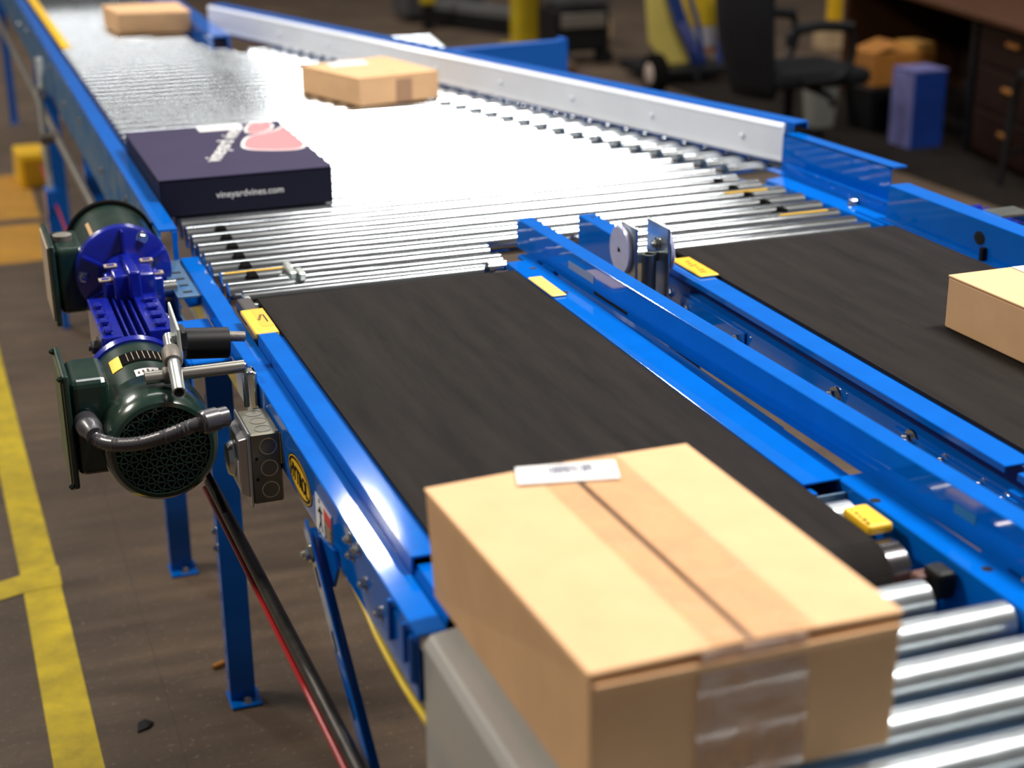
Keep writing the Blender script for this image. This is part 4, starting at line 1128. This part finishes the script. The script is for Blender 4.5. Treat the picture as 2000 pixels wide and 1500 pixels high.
MB().hexa([(a3.x, a3.y, 0.006), (b3.x, b3.y, 0.006), (b3.x - n3.x * .5, b3.y - n3.y * .5, 0.006), (a3.x - n3.x * .5, a3.y - n3.y * .5, 0.006), (a3.x, a3.y, 0.085), (b3.x, b3.y, 0.085), (b3.x - n3.x * .5, b3.y - n3.y * .5, 0.085), (a3.x - n3.x * .5, a3.y - n3.y * .5, 0.085)]).build('tape_patch', mat('brown_tape', (0.42, 0.24, 0.14), 0.3), c3)
wp = [(1.36, 5.62), (1.50, 5.63), (1.505, 5.74), (1.36, 5.725)]
MB().hexa([(x, y, zt + 0.001) for x, y in wp] + [(x, y, zt + 0.0018) for x, y in wp]).build('shipping_label', WHITEP, c3)
c4, P, zt = carton('farthest tan carton at the top left of the photo, beside the blue frame', [(0.832, 7.57), (1.152, 7.52), (1.152, 7.86), (0.80, 7.88)],
                   [(0.829, 7.52), (1.150, 7.46), (1.150, 7.86), (0.797, 7.86)], 0.003, 0.102, gap=0.001)

# navy printed box
nb = thing('printed_box', 'dark navy printed box with white lettering and pink emblem at the left rail', 'box', (0.73, 4.36, 0.002))
NBx0, NBx1, NBy0, NBy1, NBz = 0.507, 0.958, 4.02, 4.70, 0.100
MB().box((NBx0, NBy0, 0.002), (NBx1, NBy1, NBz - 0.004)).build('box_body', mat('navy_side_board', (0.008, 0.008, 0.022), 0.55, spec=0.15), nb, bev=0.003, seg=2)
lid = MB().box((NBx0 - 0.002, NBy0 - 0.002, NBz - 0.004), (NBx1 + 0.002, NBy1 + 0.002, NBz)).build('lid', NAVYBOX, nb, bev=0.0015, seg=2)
text('side_lettering', 'vineyardvines.com', 0.0245, (0.738, NBy0 - 0.0012, 0.049), (1, 0, 0), (0, 0, 1), WHITEP, nb, squash=0.98)


def flat(pts, z0, z1, name, mt, parent):
    n = len(pts)
    return MB().add([(x, y, z0) for x, y in pts] + [(x, y, z1) for x, y in pts], [tuple(range(n - 1, -1, -1)), tuple(range(n, 2 * n))] + [(i, (i + 1) % n, n + (i + 1) % n, n + i) for i in range(n)]).build(name, mt, parent)


def rnd(pts, k=4):
    """round the corners of a polygon (Chaikin)"""
    for _ in range(k):
        out = []
        for i in range(len(pts)):
            a_ = Vector(pts[i]); b_ = Vector(pts[(i + 1) % len(pts)])
            out += [tuple(a_ * 0.75 + b_ * 0.25), tuple(a_ * 0.25 + b_ * 0.75)]
        pts = out
    return pts


def grow(pts, d):
    c_ = Vector((sum(p_[0] for p_ in pts) / len(pts), sum(p_[1] for p_ in pts) / len(pts)))
    n = len(pts); out = []
    area = sum(pts[i][0] * pts[(i + 1) % n][1] - pts[(i + 1) % n][0] * pts[i][1] for i in range(n))
    sg = 1 if area > 0 else -1
    for i in range(n):
        a_ = Vector(pts[i - 1]); b_ = Vector(pts[(i + 1) % n]); t_ = (b_ - a_).normalized()
        out.append((pts[i][0] + t_.y * d * sg, pts[i][1] - t_.x * d * sg))
    return out


body = rnd([(0.785, 4.335), (0.93, 4.245), (0.972, 4.27), (0.975, 4.40), (0.955, 4.56), (0.925, 4.60), (0.90, 4.52), (0.86, 4.47), (0.80, 4.44)])
body = [(min(x, 0.953), y) for x, y in body]
tail = rnd([(0.835, 4.56), (0.87, 4.555), (0.905, 4.585), (0.925, 4.66), (0.90, 4.695), (0.86, 4.665), (0.84, 4.69), (0.825, 4.62)])
def shape(pxs, dil=0.0):
    return [tuple(on(100 * 0 + x / 2.857, y_ / 2.857, NBz)[:2]) for x, y_ in pxs]
body = rnd(shape([(1368, 832), (1360, 800), (1385, 765), (1440, 752), (1520, 738), (1570, 715), (1590, 700), (1650, 720), (1690, 760), (1698, 800), (1680, 832), (1520, 838)]), 3)
tail = rnd(shape([(1370, 738), (1392, 690), (1440, 684), (1455, 695), (1490, 684), (1520, 700), (1505, 722), (1460, 738), (1410, 742)]), 3)
clampx = lambda P_: [(min(x, NBx1), min(y_, NBy1 - 0.003)) for x, y_ in P_]
flat(clampx(grow(body, 0.009)), NBz, NBz + 0.0006, 'emblem_outline', WHITEP, lid)
flat(clampx(grow(tail, 0.007)), NBz, NBz + 0.0007, 'emblem_outline', WHITEP, lid)
flat(clampx(body), NBz, NBz + 0.0012, 'emblem', PINK, lid)
flat(clampx(tail), NBz, NBz + 0.0013, 'emblem', PINK, lid)
MB().box((0.712, 4.615, NBz), (0.842, 4.690, NBz + 0.0006)).build('white_bar', WHITEP, lid, bev=0.0)
a_ = on(1190 / 2.857, 893 / 2.857, NBz); b_ = on(1310 / 2.857, 722 / 2.857, NBz)
dd = b_ - a_
text('top_lettering', 'vineyard vines', 0.070, (a_ + b_) / 2 + Vector((0, 0, 0.001)), dd, Vector((-dd.y, dd.x, 0)), WHITEP, lid, squash=1.18)

# ------------------------------------------------------------------ background workshop
def at(p, dz=0.0): return (p[0], p[1], FLOOR + dz)


def rbox(m_, c, ang, sx, sy, z0, z1):
    """box on the floor plan, rotated by ang (radians) about its centre"""
    a_ = Vector((math.cos(ang), math.sin(ang), 0)); b_ = Vector((-math.sin(ang), math.cos(ang), 0))
    m_.obox((c[0], c[1], (z0 + z1) / 2), a_, b_, (0, 0, 1), sx, sy, z1 - z0)


# yellow block on the floor at the left
yb_ = thing('floor_block', 'yellow plastic block on the floor behind the silver rod', 'block', (0.47, 9.6, FLOOR))
m_ = MB(); m_.hexa([(0.400, 9.50, FLOOR), (0.56, 9.50, FLOOR), (0.56, 9.80, FLOOR), (0.385, 9.80, FLOOR), (0.405, 9.50, FLOOR + 0.20), (0.56, 9.50, FLOOR + 0.20), (0.56, 9.80, FLOOR + 0.20), (0.39, 9.80, FLOOR + 0.20)])
m_.build('block', YELLOW, yb_, bev=0.012, seg=3)
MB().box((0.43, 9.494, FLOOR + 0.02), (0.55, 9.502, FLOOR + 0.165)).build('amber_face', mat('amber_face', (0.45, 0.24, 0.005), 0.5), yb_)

# office chair
chx, chy = 5.02, 8.62
ch = thing('office_chair', 'black office chair with loop armrests in front of the dark desk', 'chair', (chx, chy, FLOOR))
CA = math.radians(0)
st_ = MB()
prof = []
m_ = MB(); m_.box((chx - 0.32, chy - 0.31, -0.65), (chx + 0.36, chy + 0.31, -0.545)); m_.build('seat', FABR, ch, bev=0.06, seg=4)
# backrest: curved shell on the left side (chair faces +x)
vs = []; fs = []; nn = 10; kk = 6
for i in range(nn + 1):
    v = i / nn
    for j in range(kk + 1):
        u = j / kk
        yy = (u - 0.5) * 0.66 * (0.52 + 0.48 * math.sin(math.pi * min(1, v * 0.62 + 0.12)))
        xx_ = chx - 0.38 - 0.08 * v + 0.10 * (2 * u - 1) ** 2 - 0.05 * math.sin(math.pi * v)
        vs.append((xx_, chy + yy, -0.70 + 0.85 * v))
for i in range(nn):
    for j in range(kk):
        k = i * (kk + 1) + j
        fs.append((k, k + 1, k + kk + 2, k + kk + 1))
bk = MB().add(vs, fs, True).build('backrest', FABR, ch)
sd = bk.modifiers.new('solid', 'SOLIDIFY'); sd.thickness = 0.06 * S; sd.offset = 0
for sy in (-1, 1):
    yy = chy + sy * 0.34
    MB().tube([(chx - 0.16, yy * 1.0, -0.60), (chx + 0.10, yy, -0.58), (chx + 0.18, yy, -0.44), (chx + 0.14, yy, -0.30), (chx - 0.05, yy, -0.275), (chx - 0.24, yy, -0.30), (chx - 0.26, yy, -0.38)], 0.021, 10).build('armrest', BLACK, ch)
    MB().tube([(chx + 0.16, yy, -0.285), (chx - 0.05, yy, -0.268), (chx - 0.24, yy, -0.285)], 0.032, 10).build('arm_pad', BLACK, ch)
MB().cyl((chx - 0.05, chy, -1.02), (chx - 0.05, chy, -0.62), 0.032, 16).build('gas_column', BLACK, ch)
MB().box((chx - 0.16, chy - 0.10, -0.68), (chx + 0.10, chy + 0.10, -0.62)).build('tilt_mechanism', BLACK, ch, bev=0.02)
MB().tube([(chx, chy - 0.08, -0.66), (chx + 0.06, chy - 0.30, -0.70), (chx + 0.07, chy - 0.33, -0.76)], 0.022, 8).build('lever', BLACK, ch)
MB().box((chx - 0.36, chy - 0.05, -0.66), (chx - 0.10, chy + 0.05, -0.635)).build('back_bracket', BLACK, ch)
for i in range(5):
    a = math.radians(20 + 72 * i); e = Vector((chx - 0.05 + math.cos(a) * 0.34, chy + math.sin(a) * 0.34, -1.02))
    bs_ = MB().tube([(chx - 0.05, chy, -0.98), ((chx - 0.05 + e.x) / 2, (chy + e.y) / 2, -0.995), (e.x, e.y, -1.02)], 0.026, 8).build('base_leg', BLACK, ch)
    MB().cyl((e.x - math.sin(a) * 0.03, e.y + math.cos(a) * 0.03, FLOOR + 0.035), (e.x + math.sin(a) * 0.03, e.y - math.cos(a) * 0.03, FLOOR + 0.035), 0.035, 14).build('caster', BLACK, bs_)

# desk
dka = math.atan2(10.43 - 8.214, 6.48 - 6.017) - math.pi / 2      # direction of the desk front
dsk = thing('desk', 'dark brown desk with drawers at the upper right of the photo', 'desk', (6.6, 9.0, FLOOR))
fy = Vector((6.48 - 6.017, 10.43 - 8.214, 0)).normalized(); fx_ = Vector((fy.y, -fy.x, 0))
D0 = Vector((6.017, 8.214, 0))


def dbox(m_, s0, s1, d0, d1, z0, z1):
    q_ = [D0 + fy * s0 + fx_ * d0, D0 + fy * s0 + fx_ * d1, D0 + fy * s1 + fx_ * d1, D0 + fy * s1 + fx_ * d0]
    m_.hexa([(p_.x, p_.y, z0) for p_ in q_] + [(p_.x, p_.y, z1) for p_ in q_])


m_ = MB(); dbox(m_, -1.15, 2.42, -0.08, 1.0, -0.262, -0.222); m_.build('desk_top', mat('brown_top', (0.060, 0.022, 0.008), 0.6, spec=0.2, var=0.15), dsk, bev=0.008)
m_ = MB(); dbox(m_, 2.26, 2.34, 0.0, 0.95, FLOOR, -0.262); m_.build('side_panel', mat('brown_panel', (0.05, 0.018, 0.006), 0.6, spec=0.2, var=0.15), dsk)
m_ = MB(); dbox(m_, 0.0, 2.26, 0.86, 0.90, FLOOR + 0.1, -0.262); m_.build('back_panel', DKWOOD, dsk)
m_ = MB(); dbox(m_, -1.05, -0.02, 0.02, 0.92, FLOOR + 0.03, -0.262); ped = m_.build('drawer_cabinet', DKWOOD, dsk)
for i in range(3):
    m_ = MB(); dbox(m_, -1.03, -0.06, 0.0, 0.02, FLOOR + 0.06 + i * 0.265, FLOOR + 0.305 + i * 0.265); dr = m_.build('drawer', DKWOOD, dsk, bev=0.005)
    m_ = MB(); dbox(m_, -0.62, -0.46, -0.022, 0.0, FLOOR + 0.20 + i * 0.265, FLOOR + 0.225 + i * 0.265); m_.build('drawer_handle', ORWOOD, dr, bev=0.004)
m_ = MB(); dbox(m_, 0.0, 0.06, 0.0, 0.06, FLOOR, -0.262); m_.build('leg', BLACK, dsk)
# things under the desk
fb = thing('tall_carton', 'tall blue and lilac sleeve box standing in front of the desk', 'box', (5.86, 8.46, FLOOR))
m_ = MB(); m_.box((5.745, 8.42, FLOOR), (5.985, 8.66, FLOOR + 0.49)); m_.build('box_body', BLUET, fb, bev=0.01)
m_ = MB(); m_.box((5.738, 8.425, FLOOR + 0.01), (5.7455, 8.655, FLOOR + 0.48)); m_.build('printed_side', BLUEL, fb)
m_ = MB(); m_.box((5.74, 8.42, FLOOR + 0.49), (5.985, 8.66, FLOOR + 0.50)); m_.build('lid', BLUEL, fb)
bn = thing('waste_bin', 'black waste bin under the desk with an orange brown carton on top', 'bin', (5.95, 9.1, FLOOR))
m_ = MB(); m_.hexa([(5.80, 8.96, FLOOR), (6.10, 8.96, FLOOR), (6.10, 9.24, FLOOR), (5.80, 9.24, FLOOR), (5.76, 8.92, FLOOR + 0.30), (6.13, 8.92, FLOOR + 0.30), (6.13, 9.28, FLOOR + 0.30), (5.76, 9.28, FLOOR + 0.30)])
m_.build('bin_body', BLACK, bn, bev=0.008)
m_ = MB(); m_.box((5.755, 8.915, FLOOR + 0.29), (6.135, 9.285, FLOOR + 0.305)); m_.build('rim', BLACK, bn, bev=0.004)
ob = thing('open_carton', 'orange brown open carton lying on the black waste bin', 'box', (6.0, 9.1, FLOOR + 0.306))
m_ = MB(); m_.box((5.80, 8.98, FLOOR + 0.306), (6.28, 9.26, FLOOR + 0.52)); m_.build('carton_body', ORWOOD, ob, bev=0.006)
m_ = MB(); m_.hexa([(5.80, 8.98, FLOOR + 0.52), (6.0, 8.98, FLOOR + 0.58), (6.0, 9.26, FLOOR + 0.58), (5.80, 9.26, FLOOR + 0.52), (5.80, 8.98, FLOOR + 0.526), (6.0, 8.98, FLOOR + 0.586), (6.0, 9.26, FLOOR + 0.586), (5.80, 9.26, FLOOR + 0.526)]); m_.build('flap', ORWOOD, ob)
m_ = MB(); m_.box((6.12, 8.99, FLOOR + 0.52), (6.27, 9.22, FLOOR + 0.57)); m_.build('flap', mat('amber_flap', (0.45, 0.22, 0.04), 0.7), ob)
gbn = thing('small_bin', 'small grey bin on the floor under the office chair seat', 'bin', (5.6, 9.3, FLOOR))
m_ = MB(); m_.hexa([(5.55, 9.25, FLOOR), (5.69, 9.25, FLOOR), (5.69, 9.4, FLOOR), (5.55, 9.4, FLOOR), (5.53, 9.23, FLOOR + 0.28), (5.71, 9.23, FLOOR + 0.28), (5.71, 9.42, FLOOR + 0.28), (5.53, 9.42, FLOOR + 0.28)])
m_.build('bin_body', mat('grey_bin', (0.16, 0.16, 0.14), 0.6), gbn, bev=0.006)
m_ = MB(); m_.box((5.53, 9.225, FLOOR + 0.28), (5.71, 9.425, FLOOR + 0.29)); m_.build('rim', GREYM, gbn)
mt_ = MB().box((5.35, 6.9, FLOOR), (7.8, 11.2, FLOOR + 0.008)).build('floor_mat', mat('dark_mat', (0.012, 0.009, 0.007), 0.9, spec=0.1, var=0.2), bev=0.004)
meta(mt_, 'dark floor mat under the desk and blue sleeve box', 'mat')
# clamp lamps / amber bits on the desk side
tl = thing('stool', 'dark stool leg at the right photo edge on the floor mat', 'stool', (5.55, 7.15, FLOOR))
for (x, yy) in ((5.66, 7.05), (5.98, 7.05), (5.66, 7.38), (5.98, 7.38)):
    MB().cyl((x, yy, FLOOR + 0.008), (x + 0.05 * (1 if x < 5.8 else -1), yy, FLOOR + 0.62), 0.020, 12).build('leg', BLACK, tl)
MB().lathe((5.82, 7.21, FLOOR + 0.62), (0, 0, 1), [(0, 0.18), (0.01, 0.19), (0.04, 0.19), (0.05, 0.17)], 24).build('seat', BLACK, tl)
MB().tube([(5.67, 7.05, FLOOR + 0.2), (5.97, 7.05, FLOOR + 0.2), (5.97, 7.37, FLOOR + 0.2), (5.67, 7.37, FLOOR + 0.2)], 0.012, 8).build('foot_rail', BLACK, tl)

# yellow upright posts
yp = thing('yellow_post', 'thick yellow steel upright standing beyond the blue spur frame', 'post', (5.09, 13.6, FLOOR))
MB().box((5.0, 13.55, FLOOR), (5.20, 13.75, 1.2)).build('post', YPOST, yp, bev=0.01)
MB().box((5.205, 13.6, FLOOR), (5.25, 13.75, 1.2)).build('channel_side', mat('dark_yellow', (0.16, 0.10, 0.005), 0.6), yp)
MB().hexa([(5.25, 13.6, -0.62), (5.29, 13.6, -0.62), (5.29, 13.66, -0.62), (5.25, 13.66, -0.62), (5.62, 13.6, -0.1), (5.68, 13.6, -0.1), (5.68, 13.66, -0.1), (5.62, 13.66, -0.1)]).build('diagonal_brace', YPOST, yp)
MB().box((4.92, 13.47, FLOOR), (5.33, 13.83, FLOOR + 0.02)).build('base_plate', YPOST, yp)
yp2 = thing('yellow_post', 'slim yellow post between the office chair and the brown desk panel', 'post', (7.5, 12.2, FLOOR))
MB().box((7.52, 12.35, FLOOR + 0.22), (7.62, 12.45, 0.6)).build('post', mat('amber_post', (0.62, 0.36, 0.004), 0.5), yp2, bev=0.006)
MB().box((7.42, 12.3, FLOOR), (7.68, 12.5, FLOOR + 0.22)).build('base', TAN, yp2, bev=0.01)
yp3 = thing('yellow_post', 'short yellow guard foot at the top edge beside the grey machine', 'post', (4.72, 14.9, FLOOR))
MB().box((4.55, 15.0, -0.86), (4.70, 15.1, -0.2)).build('post', YPOST, yp3, bev=0.02)
MB().box((4.57, 15.02, FLOOR), (4.68, 15.08, -0.86)).build('foot', BLACK, yp3)

# pallet truck / machine base behind
pk = thing('pallet_truck', 'dark grey low machine frame on the floor at the top middle', 'machine', (5.0, 15.2, FLOOR))
m_ = MB(); m_.hexa([(4.75, 15.4, FLOOR + 0.15), (5.30, 14.1, FLOOR + 0.15), (5.45, 14.15, FLOOR + 0.15), (5.0, 15.5, FLOOR + 0.15), (4.75, 15.4, FLOOR + 0.24), (5.30, 14.1, FLOOR + 0.24), (5.45, 14.15, FLOOR + 0.24), (5.0, 15.5, FLOOR + 0.24)])
m_.build('fork', mat('grey_fork', (0.10, 0.10, 0.10), 0.4), pk, bev=0.01)
m_ = MB(); m_.hexa([(4.72, 15.4, FLOOR + 0.03), (5.27, 14.1, FLOOR + 0.03), (5.30, 14.1, FLOOR + 0.03), (4.76, 15.4, FLOOR + 0.03), (4.72, 15.4, FLOOR + 0.16), (5.27, 14.1, FLOOR + 0.16), (5.30, 14.1, FLOOR + 0.16), (4.76, 15.4, FLOOR + 0.16)])
m_.build('side_plate', BLACK, pk)
MB().box((4.55, 15.6, FLOOR + 0.05), (5.4, 16.1, FLOOR + 0.6)).build('body', GREYM, pk, bev=0.03)
for (x, yy) in ((5.30, 14.2), (4.80, 15.3)):
    MB().cyl((x, yy, FLOOR + 0.06), (x + 0.08, yy, FLOOR + 0.06), 0.06, 16).build('wheel', BLACK, pk)

# dark trolley with wheel, pale yellow panels and blue straps
tr = thing('strapping_cart', 'pale yellow strapping cart with blue straps and a dark wheel', 'cart', (5.6, 11.4, FLOOR))
W0 = on(1275, 140, 11.3, 1)
wz = FLOOR + 0.15
MB().lathe((5.10, 10.95, wz), (1, 0, 0), [(0, 0.08), (0.004, 0.135), (0.02, 0.15), (0.095, 0.15), (0.11, 0.135), (0.114, 0.08)], 28).build('wheel', RUBBER, tr)
MB().lathe((5.093, 10.95, wz), (1, 0, 0), [(0, 0.070), (0.01, 0.085)], 24).build('wheel_hub', mat('pinkish_hub', (0.42, 0.34, 0.30), 0.4), tr)
pa1 = [on(1262, -20, 11.5, 1), on(1300, -20, 11.5, 1), on(1350, 128, 11.5, 1), on(1302, 128, 11.5, 1), on(1270, 85, 11.5, 1)]
n = len(pa1)
MB().add([(p_.x, 11.5, p_.z) for p_ in pa1] + [(p_.x, 11.53, p_.z) for p_ in pa1], [tuple(range(n)), tuple(range(2 * n - 1, n - 1, -1))] + [(i, (i + 1) % n, n + (i + 1) % n, n + i) for i in range(n)]).build('side_panel', CREAM, tr)
q0 = on(1342, -30, 11.7, 1); q1_ = on(1400, 52, 11.7, 1)
MB().box((q0.x, 11.7, q1_.z), (q1_.x, 11.9, q0.z)).build('yellow_box', mat('mustard_case', (0.50, 0.34, 0.01), 0.5), tr, bev=0.01)
q0 = on(1345, 56, 11.7, 1); q1_ = on(1400, 92, 11.7, 1)
tb_ = MB().box((q0.x, 11.7, q1_.z), (q1_.x, 11.9, q0.z)).build('white_box', mat('dull_white', (0.34, 0.33, 0.36), 0.6), tr, bev=0.01)
MB().box((q0.x + 0.0, 11.69, q1_.z - 0.03), (q1_.x, 11.9, q1_.z)).build('orange_band', mat('dull_orange', (0.30, 0.10, 0.03), 0.6), tr)
for (x0_, x1_, off) in ((1302, 1350, 0), (1316, 1362, 0.05), (1340, 1372, -0.04)):
    MB().tube([on(x0_, -25, 11.45, 1), on(x0_ + 22, 45, 11.42, 1), on(x1_, 105, 11.42, 1), on(x1_ + 12, 160, 11.5, 1)], 0.026 + off * 0.1, 8).build('strap', BLUES, tr)
MB().tube([on(1402, -20, 11.5, 1), on(1408, 70, 11.5, 1), on(1400, 165, 11.5, 1)], 0.03, 8).build('strap', BLUES, tr)
MB().tube([on(1330, 45, 11.40, 1), on(1345, 75, 11.40, 1), on(1365, 110, 11.41, 1)], 0.018, 8).build('strap', BLUEL, tr)
MB().box((5.27, 11.2, FLOOR + 0.05), (5.95, 11.9, FLOOR + 0.12)).build('deck', BLACK, tr, bev=0.01)
for x in (5.6, 5.9): MB().lathe((x, 11.2, FLOOR + 0.04), (1, 0, 0), [(0, 0.04), (0.04, 0.04)], 14).build('small_caster', BLACK, tr)

dkm = thing('machine_cabinet', 'dark grey machine base between yellow post and strapping cart', 'machine', (5.3, 12.6, FLOOR))
MB().box((4.95, 12.5, FLOOR + 0.10), (5.45, 12.9, FLOOR + 0.46)).build('base', BLACK, dkm, bev=0.02)
MB().box((5.0, 12.46, FLOOR + 0.30), (5.40, 12.51, FLOOR + 0.42)).build('front_panel', mat('taupe_panel', (0.11, 0.095, 0.08), 0.6), dkm, bev=0.01)
MB().box((5.0, 12.55, FLOOR + 0.46), (5.5, 13.0, 0.2)).build('column', GREYM, dkm, bev=0.03)
MB().box((4.93, 12.44, FLOOR), (5.05, 12.56, FLOOR + 0.10)).build('foot', BLACK, dkm); MB().box((5.33, 12.44, FLOOR), (5.45, 12.56, FLOOR + 0.10)).build('foot', BLACK, dkm)
rd_ = thing('extinguisher_case', 'orange red plastic case on the floor beside the end of the blue spur frame', 'case', (4.75, 12.0, FLOOR))
MB().box((4.55, 12.0, FLOOR), (4.95, 12.3, FLOOR + 0.10)).build('case_base', mat('brown_case', (0.09, 0.05, 0.02), 0.7), rd_, bev=0.02)
MB().lathe((4.58, 12.1, FLOOR + 0.16), (1, -0.25, 0), [(0, 0.03), (0.02, 0.062), (0.24, 0.062), (0.28, 0.04)], 20).build('cylinder', REDO, rd_)
tnb = thing('flat_carton', 'tan flat carton on the floor behind the orange red case', 'box', (5.2, 13.0, FLOOR))
MB().box((5.42, 13.8, FLOOR), (6.05, 14.3, FLOOR + 0.14)).build('carton_body', TAN, tnb, bev=0.01)
MB().box((5.42, 13.8, FLOOR + 0.14), (5.73, 14.3, FLOOR + 0.148)).build('flap', TAN, tnb); MB().box((5.735, 13.8, FLOOR + 0.14), (6.05, 14.3, FLOOR + 0.148)).build('flap', TAN, tnb)
